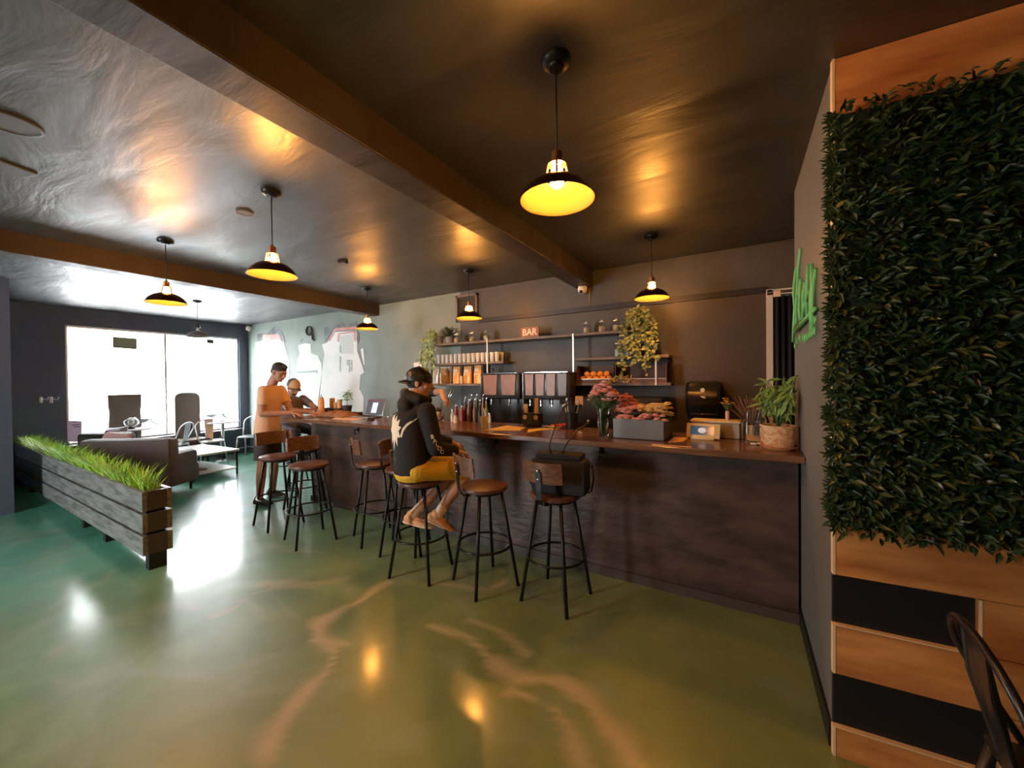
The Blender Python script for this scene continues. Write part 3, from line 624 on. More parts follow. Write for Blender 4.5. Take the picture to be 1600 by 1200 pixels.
# ------------------------------------------------------------------ green script sign on the side wall
sg = thing('wall_sign', 'green raised script sign on the grey side wall beside the leaf panel', 'sign', (0, 0, 0))
GRN = mat('sign_green', (.16, .50, .16), .4)
def sw_(x, y): p = atX(1232 + x / 7.06, 380 + y / 7.06, .318); return p
bm = B()
for st in ([(85, 270), (66, 430), (55, 560), (70, 700), (58, 900), (50, 1090)], [(130, 60), (108, 300), (102, 450), (85, 700), (88, 900)], [(135, 400), (122, 600), (118, 750), (132, 850)], [(102, 600), (135, 400)],
           [(180, 430), (165, 600), (155, 900)], [(155, 520), (160, 640), (178, 750)], [(220, 230), (205, 500), (205, 800)], [(178, 750), (205, 560)], [(255, 230), (258, 370), (262, 440), (250, 700), (245, 980)], [(205, 640), (230, 520), (245, 600), (240, 760)],
           [(300, 280), (290, 380), (270, 560), (262, 760), (265, 960)]):
    tube(bm, [sw_(*q) for q in st], .0085, 8)
obj('script_lettering', bm, GRN, sg, True)
bm = B(); tube(bm, [sw_(75, 970), sw_(180, 850), sw_(295, 720)], .011, 8); obj('underline', bm, GRN, sg, True)
bm = B()
for q in ((70, 1130), (92, 1080), (125, 1040), (160, 1045), (185, 1050), (210, 1030), (235, 1010), (262, 990), (288, 965), (290, 850)):
    p = sw_(*q); tube(bm, [p + V((0, -.012, -.02)), p + V((0, -.012, .018)), p + V((0, .012, .02)), p + V((0, .014, -.018))], .005, 6)
obj('small_lettering', bm, GRN, sg, True)
# curtain on rod in the hallway door
cu = thing('door_curtain', 'dark curtain hanging by the hallway doorway', 'curtain', (0, 0, 0))
bm = B(); n = 34; rows = []
for z in (0.04, .7, 1.4, 2.28):
    rows.append([bm.verts.new((.26 + .36 * i / n, 4.10 + .03 * math.sin(i * 1.5), z)) for i in range(n + 1)])
for a, b in zip(rows[:-1], rows[1:]):
    for i in range(n): bm.faces.new((a[i], a[i + 1], b[i + 1], b[i]))
bmesh.ops.solidify(bm, geom=bm.faces, thickness=.004); obj('fabric', bm, mat('charcoal_curtain', (.05, .052, .055), .8), cu, True)
cr = thing('curtain_rod', 'dark curtain rod with ring above the hallway curtain', 'curtain rod', (0, 0, 0))
bm = B(); cyl(bm, (.22, 4.10, 2.32), (1.6, 4.10, 2.32), .012); obj('rod', bm, METB, cr, True)
for x in (.28, .40, .52):
    bm = B(); tube(bm, [(x, 4.10 + .024 * math.cos(a * math.pi / 8), 2.305 + .026 * math.sin(a * math.pi / 8)) for a in range(16)], .003, 6, True); obj('ring', bm, CHROME, cr, True)
p = atY(1214, 459, 4.05); bm = B(); bx(bm, p, (.05, .004, .05)); tag(obj('tag', bm, mat('tag_paper', (.75, .55, .42), .6)), 'small square pale tag on the hallway curtain', 'tag')

# ------------------------------------------------------------------ back wall: mural
mu = thing('wall_mural', 'painted mural of white towers with red and black tops on the grey wall', 'mural', (0, 0, 0))
def mpx(pts, m, name, d=.004, ox=390, oy=490, s=7.5):
    bm = B(); plate(bm, [atY(ox + x / s, oy + y / s, 4.449) for x, y in pts], (0, -1, 0), d); return obj(name, bm, m, mu)
MW = mat('mural_white', (.80, .80, .78), .6, col2=(.62, .68, .64), scale=2.2, detail=8, lo=.45, hi=.75)
MK = mat('mural_black', (.05, .055, .06), .6, col2=(.18, .19, .2), scale=5); MR = mat('mural_red', (.50, .16, .16), .6, col2=(.62, .34, .32), scale=5); MG = mat('mural_grey', (.25, .32, .29), .6)
mpx([(70, 340), (160, 315), (330, 295), (400, 335), (440, 480), (470, 560), (455, 900), (470, 1180), (60, 1180), (75, 700)], MW, 'white_tower', .003)
mpx([(545, 690), (560, 560), (585, 470), (570, 370), (650, 345), (715, 355), (725, 465), (800, 490), (845, 590), (850, 680), (820, 900), (790, 1180), (520, 1180)], MW, 'white_tower', .003)
mpx([(850, 360), (900, 345), (930, 320), (1000, 215), (1250, 205), (1262, 350), (1265, 440), (1345, 690), (1300, 720), (1290, 880), (1340, 980), (1330, 1180), (800, 1180), (860, 600), (880, 470)], MW, 'white_tower', .003)
mpx([(1300, 420), (1335, 400), (1350, 590), (1340, 610), (1320, 520)], MW, 'white_stroke', .003)
mpx([(85, 310), (88, 240), (150, 232), (215, 225), (290, 150), (305, 158), (262, 208), (330, 178), (378, 205), (398, 250), (418, 330), (400, 332), (345, 245), (150, 250), (130, 330), (105, 322)], MK, 'black_roof', .005)
mpx([(150, 250), (345, 243), (380, 330), (350, 300), (165, 318)], MR, 'red_band', .006)
mpx([(878, 330), (878, 175), (930, 132), (1050, 118), (1078, 98), (1118, 152), (1000, 172), (965, 210), (915, 300)], MK, 'black_roof', .005)
mpx([(1160, 158), (1188, 112), (1256, 92), (1262, 142)], MK, 'black_roof', .005)
mpx([(1262, 200), (1285, 240), (1290, 300), (1270, 350), (1255, 300)], MK, 'black_roof', .005)
mpx([(925, 320), (1005, 172), (1272, 150), (1266, 182), (1015, 200), (945, 322)], MR, 'red_band', .006)
mpx([(1030, 330), (1040, 232), (1245, 205), (1243, 330), (1228, 330), (1222, 222), (1055, 246), (1046, 330)], MR, 'red_band', .0065)
mpx([(1058, 350), (1055, 265), (1215, 240), (1215, 470), (1060, 470)], MG if False else mat('mural_pale', (.55, .60, .56), .6), 'pale_panel', .005)
mpx([(548, 680), (795, 662), (800, 700), (770, 688), (560, 700)], MG, 'grey_stroke', .006)
mpx([(588, 322), (612, 292), (620, 300), (600, 328)], MK, 'black_stroke', .005)
mpx([(100, 760), (115, 755), (112, 880), (98, 870)], MK, 'black_stroke', .006)
bm = B(); c9 = atY(390 + 704 / 7.5, 490 + 203 / 7.5, 4.442)
tube(bm, [c9 + V((.09 * math.cos(a) + .0, 0, .09 * math.sin(a))) for a in [i * math.pi / 6 for i in range(12)]], .035, 6, True, flat=(1, .2)); tube(bm, [c9 + V((.10, 0, -.03)), c9 + V((.11, 0, -.17)), c9 + V((.16, 0, -.2))], .03, 6, flat=(1, .25)); obj('black_swirl', bm, MK, mu)
for x0, y0, y1 in ((1062, 380, 450), (1062, 505, 670), (1170, 545, 672), (1195, 545, 672), (1150, 545, 600)):
    bm = B(); y = y0
    while y < y1:
        h = R_.uniform(9, 16); a = atY(390 + (x0 - 8) / 7.5, 490 + y / 7.5, 4.444); b = atY(390 + (x0 + 8) / 7.5, 490 + (y + h) / 7.5, 4.444); bb(bm, (a.x, 4.439, b.z), (b.x, 4.4445, a.z)); y += h + 7
    obj('painted_glyphs', bm, MG, mu)
# wifi sign
p = atY(653, 576, 4.44); wi = thing('wifi_sign', 'square white wireless sign hanging by a string on the grey wall', 'sign', (p.x, 4.44, p.z))
bm = B(); bx(bm, (0, 0, -.02), (.17, .01, .24), None, .002); obj('board', bm, mat('sign_board', (.75, .72, .66), .6), wi)
bm = B(); tube(bm, [(-.06, 0, .10), (0, .0, .16), (.06, 0, .10)], .003, 6); obj('string', bm, BLACK, wi)
bm = B()
for r in (.018, .034, .05): tube(bm, [(r * math.cos(a), -.007, -.02 + r * math.sin(a)) for a in [.7 + i * .18 for i in range(10)]], .0045, 6)
ell(bm, (0, -.006, -.02), (.007, .003, .007)); bx(bm, (0, -.007, -.08), (.09, .003, .012)); obj('wireless_symbol', bm, BLACK, wi)
p = atY(667, 578, 4.43); bm = B(); ell(bm, p, (.022, .02, .022)); tag(obj('wall_button', bm, BLACK, None, True), 'small round black button on wall beside the wireless sign', 'button')
# metal grille with frame
gr = thing('wall_grille', 'rusty louvred metal grille mounted above the shelf behind a pendant', 'grille', (0, 0, 0))
gz0, gz1, gx0, gx1 = 2.42, 2.80, -3.55, -3.17
RUST = mat('rusty_metal', (.18, .13, .11), .5, .5)
bm = B()
for a, b in (((gx0, 4.40, gz0), (gx0 + .03, 4.449, gz1)), ((gx1 - .03, 4.40, gz0), (gx1, 4.449, gz1)), ((gx0, 4.40, gz1 - .03), (gx1, 4.449, gz1)), ((gx0, 4.40, gz0), (gx1, 4.449, gz0 + .03))): bb(bm, a, b)
obj('frame', bm, RUST, gr)
bm = B()
for i in range(17): bx(bm, ((gx0 + gx1) / 2, 4.425, gz0 + .045 + i * .019), (gx1 - gx0 - .06, .022, .003), Matrix.Rotation(.6, 3, 'X'))
obj('louvres', bm, STEEL, gr)
# cameras
def dome(p, d, label):
    t = thing('security_camera', label, 'camera', p); M = V((0, 0, 1)).rotation_difference(V(d)).to_matrix()
    bm = B(); lathe(bm, [(0, 0), (.055, 0), (.055, .02), (.045, .03), (0, .03)], 24, (0, 0, 0), M); obj('base', bm, WHITE, t, 'auto')
    bm = B(); ell(bm, M @ V((0, 0, .05)), (.046,) * 3); obj('eyeball', bm, WHITE, t, True)
    bm = B(); ell(bm, M @ V((-.005, 0, .075)) + V((0, -.006, -.014)), (.022,) * 3); obj('lens', bm, BLACK, t, True)
dome((-1.60, 4.37, 2.645), (.2, -1, -.5), 'round white security camera at the end of the big beam')
dome(atY(389, 512, 4.40), (0.3, -.6, -1), 'small white security camera in the far window corner')
bm = B(); a = atY(922, 424, 4.44); tube(bm, [a, a + V((.01, 0, -.1)), a + V((-.01, 0, -.2)), atY(922, 480, 4.44)], .008, 6); tag(obj('wall_cable', bm, mat('brown_cable', (.25, .17, .12), .5), None, True), 'brown cable running down wall right of the security camera', 'cable')
# ------------------------------------------------------------------ shelves
SHW = mat('shelf_wood', (.12, .085, .065), .5, col2=(.2, .15, .11), scale=5, stretch=(1, 8, 8))
def shelf(name, x0, x1, z, label, y0=4.20):
    bm = B(); bb(bm, (x0, y0, z - .03), (x1, 4.448, z), .003); return tag(obj(name, bm, SHW), label, 'shelf')
ZT, ZM, ZL = 2.10, 1.815, 1.525
shelf('wall_shelf', -3.80, -.78, ZT, 'long top shelf above the bar back wall')
shelf('wall_shelf', -3.84, -2.62, ZM, 'short middle shelf holding two rows of glasses')
shelf('wall_shelf', -3.84, -2.60, ZL, 'lower left shelf holding foil bags')
shelf('wall_shelf', -1.66, -.62, ZM, 'middle right shelf with storage jars')
shelf('wall_shelf', -1.66, -.60, ZL, 'lower right shelf with crates of oranges')
def upright(x, y, z0, z1, m, label): bm = B(); bb(bm, (x - .008, y - .006, z0), (x + .008, y + .006, z1)); tag(obj('shelf_upright', bm, m), label, 'upright')
upright(-3.835, 4.193, 1.50, 2.07, METB, 'black flat upright at the left end of the left shelves')
upright(-2.86, 4.193, 1.50, 2.12, mat('pale_steel', (.7, .62, .55), .35, .6), 'pale metal upright at right of the foil bags')
upright(-1.655, 4.193, 1.50, 2.10, MATS['pale_steel'], 'pale metal upright at left of the oranges')
upright(-.745, 4.193, 1.50, 1.80, MATS['pale_steel'], 'pale metal upright at right below the ivy')
# glasses
def tumbler():
    bm = B(); lathe(bm, [(0, 0), (.027, 0), (.032, .125), (.0295, .125), (.025, .008), (0, .008)], 14); return obj('drinking_glass', bm, mat('tumbler_glass', (.9, .93, .92), .12, trans=.55), None, 'auto')
ORD = ['first', 'second', 'third', 'fourth', 'fifth', 'sixth', 'seventh', 'eighth', 'ninth', 'tenth', 'eleventh', 'twelfth', 'thirteenth', 'fourteenth']
g0 = tumbler(); first = True
for r, y in ((0, 4.245), (1, 4.33)):
    for i in range(14):
        x = -3.74 + i * .077 + r * .02; o = g0 if first else g0.copy()
        if not first: C.objects.link(o)
        first = False; o.location = (x, y, ZM + .0005)
        tag(o, 'clear drinking glass, %s from the left in the %s row on the middle shelf' % (ORD[i], 'front' if r == 0 else 'back'), 'glass', 'front row of glasses' if r == 0 else 'back row of glasses')
# jars
def jar(r=.042, h=.11, fill=(.75, .6, .4), lab='', s=1):
    t = thing('storage_jar', lab, 'jar')
    bm = B(); lathe(bm, [(0, 0), (r, 0), (r, h * .75), (r * .8, h * .9), (r * .8, h), (r * .72, h), (r * .72, h * .9), (r * .93, h * .74), (r * .93, .005), (0, .005)], 18); obj('glass_body', bm, GLASS, t, 'auto')
    bm = B(); lathe(bm, [(0, h * 1.01), (r * .85, h * 1.01), (r * .85, h * 1.1), (r * .3, h * 1.14), (r * .3, h * 1.25), (0, h * 1.25)], 18); obj('lid', bm, STEEL, t, 'auto')
    bm = B(); lathe(bm, [(0, .007), (r * .90, .007), (r * .90, h * .6), (0, h * .62)], 16); obj('contents', bm, mat('fill_%d' % int(fill[0] * 100), fill, .8), t, 'auto')
    return t
J0 = jar(lab='storage jar with metal lid on the top shelf, left of the hanging pendant'); J0.location = (atY(714, 520, 4.27).x, 4.27, ZT)
for px_, lab in ((738, 'storage jar on the top shelf directly below the pendant'), (760, 'storage jar on the top shelf right of the pendant, above the metal upright'), (917, 'leftmost of the three pale jars on the top shelf right of the bar sign'), (941, 'middle of the three pale jars on the top shelf right of the bar sign'), (963, 'rightmost of the three pale jars on the top shelf, next to the ivy')):
    dup(J0, (atY(px_, 515, 4.27).x, 4.27, ZT), 0, lab)
J1 = jar(.048, .14, (.8, .78, .7), 'taller white filled jar on the middle right shelf, left one'); J1.location = (atY(967, 545, 4.27).x, 4.27, ZM)
dup(J1, (atY(982, 545, 4.27).x, 4.30, ZM), 0, 'tall jar on the middle right shelf, beside the ivy')
# BAR sign
p = atY(828, 515, 4.25); bs = thing('bar_sign', 'wooden letter-board sign reading BAR on the top shelf', 'sign', (p.x, 4.25, ZT), -.05)
bm = B(); bx(bm, (0, 0, .062), (.25, .02, .115), None, .002); bx(bm, (0, -.008, .118), (.26, .02, .012)); bx(bm, (0, -.008, .006), (.26, .02, .012)); bx(bm, (-.127, -.008, .062), (.01, .02, .12)); bx(bm, (.127, -.008, .062), (.01, .02, .12)); obj('board', bm, mat('reddish_board', (.30, .11, .06), .5), bs)
text('letters', 'BAR', .115, mat('cream_letter', (.85, .75, .55), .5), bs, (0, -.011, .062), (math.pi / 2, 0, 0), .003, .002)
# trailing plants
POTM = mat('grey_pot', (.22, .22, .21), .5)
def vine(label, cx, y, z, spread, drop, cnt, lm, potm, seedx=0):
    t = thing('trailing_plant', label, 'potted plant', (cx, y, z))
    bm = B(); lathe(bm, [(0, 0), (.055, 0), (.075, .11), (.068, .11), (.05, .02), (0, .02)], 20); obj('pot', bm, potm, t, 'auto')
    bm = B(); lv = B()
    for k in range(cnt):
        a = R_.uniform(-1, 1); x1 = a * spread + seedx; dz = -R_.uniform(.35, 1) * drop; dp = R_.uniform(.10, .17)
        pts = [V((0, 0, .10)), V((x1 * .5, -dp * .6, .19 + R_.uniform(-.03, .05))), V((x1 * .9, -dp, .06)), V((x1, -dp - .01, dz * .4)), V((x1 + R_.uniform(-.03, .03), -dp - .01, dz * .75)), V((x1 + R_.uniform(-.04, .04), -dp - .01, dz))]
        tube(bm, pts, .0022, 5)
        for i in range(len(pts) - 1):
            for j in range(5):
                p = pts[i].lerp(pts[i + 1], (j + R_.random()) / 5); d = V((R_.uniform(-1, 1), R_.uniform(-1, .2), R_.uniform(-.8, .4)))
                leaf(lv, p, d, V((0, -1, .6)), R_.uniform(.035, .06), R_.uniform(.028, .042), .12, .2)
    obj('stems', bm, mat('vine_stem', (.12, .2, .06), .6), t, True); tag(obj('leaves', lv, lm, t), None, None, None, 'stuff')
VL = mat('variegated_leaf', (.16, .30, .09), .45, col2=(.55, .62, .30), scale=25)
vine('variegated trailing plant hanging off the left end of the top shelf', -3.79, 4.30, ZT, .12, .52, 13, VL, POTM, -.10)
vine('long ivy trailing down from the top shelf beneath the right pendant', -.95, 4.30, ZT, .19, .52, 22, mat('ivy_leaf', (.07, .11, .035), .45, col2=(.34, .36, .16), scale=25), POTM, .04)
t = thing('bushy_plant', 'dark bushy plant in grey pot on the top shelf beside the trailing plant', 'potted plant', (-3.60, 4.31, ZT))
bm = B(); lathe(bm, [(0, 0), (.05, 0), (.065, .10), (.06, .10), (.045, .02), (0, .02)], 20); obj('pot', bm, POTM, t, 'auto'); bm = B()
for i in range(220):
    d = V((R_.uniform(-1, 1), R_.uniform(-1, .7), R_.uniform(.0, 1.1))).normalized(); leaf(bm, V((0, 0, .09)) + d * R_.uniform(.02, .13), d, V((0, 0, 1)), R_.uniform(.04, .08), .014)
tag(obj('leaves', bm, mat('dark_leaf', (.03, .06, .02), .5), t), None, None, None, 'stuff')
# foil bags
def foil(px_, wd, h, m, label, rz=0, y=4.29):
    p = atY(px_, 590, y); t = thing('coffee_bag', label, 'bag', (p.x, y, ZL), rz); bm = B(); n = 6; rings = []
    for z, th, ww in ((0, .055, 1), (.02, .065, 1), (h * .5, .06, 1), (h * .8, .03, .98), (h * .93, .008, .97), (h, .006, .97)):
        rings.append([bm.verts.new((ww * wd / 2 * math.copysign(abs(math.cos(a)) ** .5, math.cos(a)), th / 2 * math.copysign(abs(math.sin(a)) ** .6, math.sin(a)), z)) for a in [2 * math.pi * k / 16 for k in range(16)]])
    for a, b in zip(rings[:-1], rings[1:]):
        for k in range(16): bm.faces.new((a[k], a[(k + 1) % 16], b[(k + 1) % 16], b[k]))
    bm.faces.new(rings[0][::-1]); bm.faces.new(rings[-1]); obj('pouch', bm, m, t, 'auto')
    bm = B(); bx(bm, (0, -.036, h * .52), (wd * .55, .003, h * .08)); bx(bm, (0, -.026, h * .75), (wd * .6, .003, h * .22), Matrix.Rotation(-.2, 3, 'X')); obj('label_patch', bm, mat('foil_label', (.55, .52, .42), .4), t)
WF = mat('white_foil', (.75, .76, .74), .25, .3, bump=.4, bscale=18); TF = mat('tan_foil', (.5, .38, .24), .3, .3, bump=.4, bscale=18); OF = mat('orange_foil', (.80, .30, .05), .35, .2, col2=(.85, .45, .12), scale=14)
foil(681, .13, .22, WF, 'white foil bag at the left end of the lower left shelf'); foil(694, .12, .24, TF, 'tan crinkled foil bag second from left on the lower left shelf', .2); foil(703, .10, .25, mat('grey_foil', (.55, .5, .42), .3, .4, bump=.4, bscale=18), 'grey tan foil bag standing behind the tan one on the shelf', -.1, 4.36)
foil(714, .12, .24, OF, 'left of the three orange coffee bags on the lower shelf'); foil(731, .13, .24, OF, 'middle of the three orange coffee bags on the lower shelf'); foil(747, .12, .25, OF, 'right of the three orange coffee bags, next to the metal upright')
def bottle(loc, r, h, m, label, neck=.4, capm=None, name='bottle', spout=False):
    t = thing(name, label, 'bottle', loc); bm = B(); lathe(bm, [(0, 0), (r, 0), (r, h * .55), (r * neck, h * .75), (r * neck, h * .93), (0, h * .93)], 16); obj('body', bm, m, t, 'auto')
    bm = B()
    if spout: lathe(bm, [(0, h * .93), (r * .5, h * .93), (r * .45, h * .97), (.006, h * .99), (.006, h * 1.02), (0, h * 1.02)], 10); tube(bm, [(0, 0, h * 1.0), (.004, -.004, h * 1.08), (.018, -.008, h * 1.14)], .0055, 6)
    else: lathe(bm, [(r * neck * 1.12, h * .9), (r * neck * 1.12, h), (0, h)], 14)
    obj('pourer' if spout else 'cap', bm, capm or METB, t, 'auto'); return t
for px_, lb in ((721, 'small spice bottle between the left and middle orange bags'), (757, 'small spice bottle on the shelf right of the metal upright')): bottle((atY(px_, 590, 4.24).x, 4.24, ZL), .02, .12, mat('spice', (.7, .5, .35), .3), lb, .8)
bottle((atY(770, 590, 4.32).x, 4.32, ZL), .025, .2, mat('dark_red_label', (.2, .03, .03), .3), 'dark red bottle leaning at the right end of the lower left shelf', .5)
# crates and oranges
CRT = mat('crate_wood', (.12, .05, .03), .5)
def crate(x0, x1, label, h=.11):
    t = thing('wooden_crate', label, 'crate', ((x0 + x1) / 2, 4.32, ZL)); w_ = x1 - x0; bm = B(); bb(bm, (-w_ / 2, -.10, .0), (w_ / 2, .10, .012)); obj('bottom', bm, CRT, t)
    for nm, a, b in (('front_board', (-w_ / 2, -.11, 0), (w_ / 2, -.10, .045)), ('back_board', (-w_ / 2, .10, 0), (w_ / 2, .11, .20)), ('end_board', (-w_ / 2 - .008, -.11, 0), (-w_ / 2, .11, .20)), ('end_board', (w_ / 2, -.11, 0), (w_ / 2 + .008, .11, .20))): bm = B(); bb(bm, a, b); obj(nm, bm, CRT, t)
    bm = B(); bb(bm, (-w_ / 2, -.115, .042), (w_ / 2, -.108, .048)); obj('front_trim', bm, MATS['pale_steel'], t)
crate(-1.62, -1.20, 'dark open crate full of oranges on the lower right shelf'); crate(-1.17, -.65, 'dark open crate beside the orange crate, below the ivy')
ORM = mat('orange_peel', (.85, .36, .08), .45, bump=.15, bscale=200); o0 = None
for i in range(9):
    row = 0 if i < 5 else 1; k = i if row == 0 else i - 5; x = -1.56 + k * .077 + row * .038; bm = B() if o0 is None else None
    if o0 is None: ell(bm, (0, 0, 0), (.036, .036, .034), None, 18, 12); o0 = o = obj('orange', bm, ORM, None, True)
    else: o = o0.copy(); C.objects.link(o)
    o.location = (x, 4.255 + row * .03, ZL + .0465 + row * .056); tag(o, 'orange, %s from the left in the %s row of the dark crate' % (ORD[k], 'bottom' if row == 0 else 'top'), 'fruit', 'oranges in the bottom row' if row == 0 else 'oranges in the top row')
t = thing('dried_sprig', 'dry leafy sprig arrangement on the lower right shelf front', 'plant', (-1.12, 4.20, ZL)); bm = B()
for i in range(80):
    d = V((R_.uniform(-1, 1), R_.uniform(-.6, 0), R_.uniform(-.1, .8))).normalized(); leaf(bm, V((R_.uniform(-.12, .12), -.008, .012)) + d * R_.uniform(.0, .05), d, V((0, -1, .5)), R_.uniform(.03, .06), .012)
tag(obj('leaves', bm, mat('dry_leaf', (.3, .2, .08), .6, col2=(.5, .4, .2), scale=30), t), None, None, None, 'stuff')
# drink dispensers
DSP = mat('dispenser_black', (.03, .027, .025), .3)
def dispenser(x0, x1, wins, label, colors):
    t = thing('drink_dispenser', label, 'dispenser', ((x0 + x1) / 2, 4.17, .935)); w_ = x1 - x0; bm = B()
    bx(bm, (0, .08, .36), (w_, .14, .72), None, .015); bx(bm, (0, -.02, .56), (w_, .24, .32), None, .02); bx(bm, (0, -.04, .04), (w_, .22, .08), None, .015); obj('housing', bm, DSP, t, 'auto')
    bm = B(); bx(bm, (-w_ / 2 - .004, -.02, .42), (.006, .22, .60), None, .002); bx(bm, (0, -.141, .72), (w_ * .9, .006, .008)); obj('chrome_edge', bm, CHROME, t)
    for i in range(wins):
        cw_ = w_ * .92 / wins; cx = -w_ * .46 + cw_ * (i + .5); bm = B()
        plate(bm, [(cx - cw_ * .40, -.141, .70), (cx + cw_ * .40, -.141, .70), (cx + cw_ * .34, -.141, .45), (cx - cw_ * .34, -.141, .45)], (0, -1, 0), .012); win = obj('flavour_panel', bm, colors[i % len(colors)], t)
        bm = B(); bx(bm, (cx, -.12, .37), (.022, .03, .06), None, .005); bx(bm, (cx, -.13, .335), (.012, .012, .02)); obj('nozzle', bm, STEEL, t, 'auto')
    bm = B(); bx(bm, (0, -.12, .085), (w_ * .86, .10, .012), None, .003); bx(bm, (0, -.155, .04), (w_ * .4, .006, .04)); obj('drip_tray', bm, STEEL, t)
FP = mat('amber_panel', (.32, .16, .09), .35, col2=(.25, .12, .07), scale=8); FPG = mat('grey_panel', (.14, .13, .12), .35)
dispenser(-2.86, -2.28, 2, 'black drink dispenser with two wide amber panels', [FP]); dispenser(-2.24, -1.63, 4, 'black drink dispenser with four narrow panels', [FP, FP, FP, FPG])
# coffee machine (dark) between dispenser and shelf
cm = thing('espresso_machine', 'black espresso machine behind the flower vase', 'machine', (-1.10, 4.20, .935)); bm = B(); bx(bm, (0, 0, .24), (.9, .36, .40), None, .03); obj('housing', bm, BLACK, cm, 'auto')
bm = B(); tube(bm, [(.40, -.19, .30), (.41, -.22, .36), (.44, -.22, .38), (.46, -.21, .30)], .008, 8); tube(bm, [(-.3, -.19, .2), (-.3, -.25, .18)], .012, 8); obj('steam_pipe', bm, CHROME, cm, True)
bm = B(); bx(bm, (-.42, -.186, .40), (.09, .006, .10)); obj('label_plate', bm, mat('tan_label', (.7, .42, .2), .5), cm)
# paper towel dispenser
p = atY(1100, 594, 4.435); td = thing('towel_dispenser', 'black wall-mounted paper towel dispenser on the brown wall', 'dispenser', (atY(1100, 620, 4.4).x, 4.434, 1.15))
bm = B(); secs = [(.0, .14, .15), (.12, .16, .20), (.30, .165, .21), (.375, .15, .16), (.39, .12, .10)]; rings = []
for z, hw, dp in secs: rings.append([bm.verts.new(q) for q in ((-hw, 0, z), (-hw, -dp * .8, z), (-hw * .8, -dp, z), (hw * .8, -dp, z), (hw, -dp * .8, z), (hw, 0, z))])
for a, b in zip(rings[:-1], rings[1:]):
    for k in range(6): bm.faces.new((a[k], a[(k + 1) % 6], b[(k + 1) % 6], b[k]))
bm.faces.new(rings[0][::-1]); bm.faces.new(rings[-1]); obj('cover', bm, mat('gloss_black', (.015, .013, .012), .15), td, 'auto')
bm = B(); lathe(bm, [(0, 0), (.02, 0), (.02, .004), (.012, .004)], 20, (0, -.212, .30), Matrix.Rotation(math.pi / 2, 3, 'X')); bx(bm, (.0, -.213, .235), (.035, .003, .012)); bx(bm, (.012, -.213, .226), (.03, .003, .012)); obj('emblem', bm, WHITE, td)
bm = B(); bx(bm, (0, -.17, .06), (.24, .03, .006)); obj('tear_bar', bm, CHROME, td)

# ------------------------------------------------------------------ things on the bar top
ZC = 1.1005
def on(px, py): p = atZ(px, py, ZC); return p
FL = {'pink': mat('pink_petal', (.90, .52, .50), .6, col2=(.95, .68, .64), scale=40), 'coral': mat('coral_petal', (.92, .42, .30), .6), 'yellow': mat('yellow_petal', (.88, .60, .22), .6, col2=(.9, .68, .3), scale=40)}
LEAFG = mat('stem_leaf', (.07, .14, .04), .5, col2=(.14, .22, .07), scale=20)
def bloom(bm, c, r, n=16):
    c = V(c)
    for ring, (k, el, L) in enumerate(((8, .15, 1), (8, .65, .85), (6, 1.1, .6))):
        for i in range(k):
            a = 2 * math.pi * (i + .5 * ring) / k; d = V((math.cos(a) * math.cos(el), math.sin(a) * math.cos(el), math.sin(el))); leaf(bm, c, d, V((0, 0, 1)), r * L, r * .75, .15, -.15)
p = on(940, 683); vs = thing('flower_vase', 'glass vase of pink carnations standing on the bar top', 'vase of flowers', (p.x, p.y + .05, ZC))
bm = B(); lathe(bm, [(0, 0), (.036, 0), (.040, .02), (.062, .235), (.058, .235), (.037, .022), (0, .018)], 20); obj('vase', bm, GLASS, vs, 'auto')
bm = B(); lathe(bm, [(0, .023), (.035, .023), (.053, .18), (0, .18)], 16); obj('water', bm, mat('water', (.8, .95, .85), .0, trans=1, ior=1.33), vs, True)
bm = B(); fl = B(); fc = B(); lv = B()
for i in range(64):
    a = R_.uniform(0, 6.28); rr = R_.random() ** .6; hd = V((math.cos(a) * rr * .135, math.sin(a) * rr * .12, .43 - rr * .14 + R_.uniform(-.02, .03))); tube(bm, [V((math.cos(a + 2) * .02, math.sin(a + 2) * .02, .02)), V((hd.x * .3, hd.y * .3, .22)), hd], .002, 5)
    bloom(fl if R_.random() < .7 else fc, hd, R_.uniform(.030, .048) * (1 if rr < .85 else .6))
    for j in range(7): q = V((hd.x * .5, hd.y * .5, .25)).lerp(hd, R_.uniform(-.3, .75)); leaf(lv, q, V((R_.uniform(-1, 1), R_.uniform(-1, 1), R_.uniform(-.3, .7))), V((0, 0, 1)), R_.uniform(.03, .055), .012)
obj('stems', bm, LEAFG, vs, True); tag(obj('pink_blooms', fl, FL['pink'], vs), 'pink carnation heads', None, None, 'stuff'); tag(obj('coral_blooms', fc, FL['coral'], vs), 'coral carnation heads', None, None, 'stuff'); tag(obj('foliage', lv, LEAFG, vs), None, None, None, 'stuff')
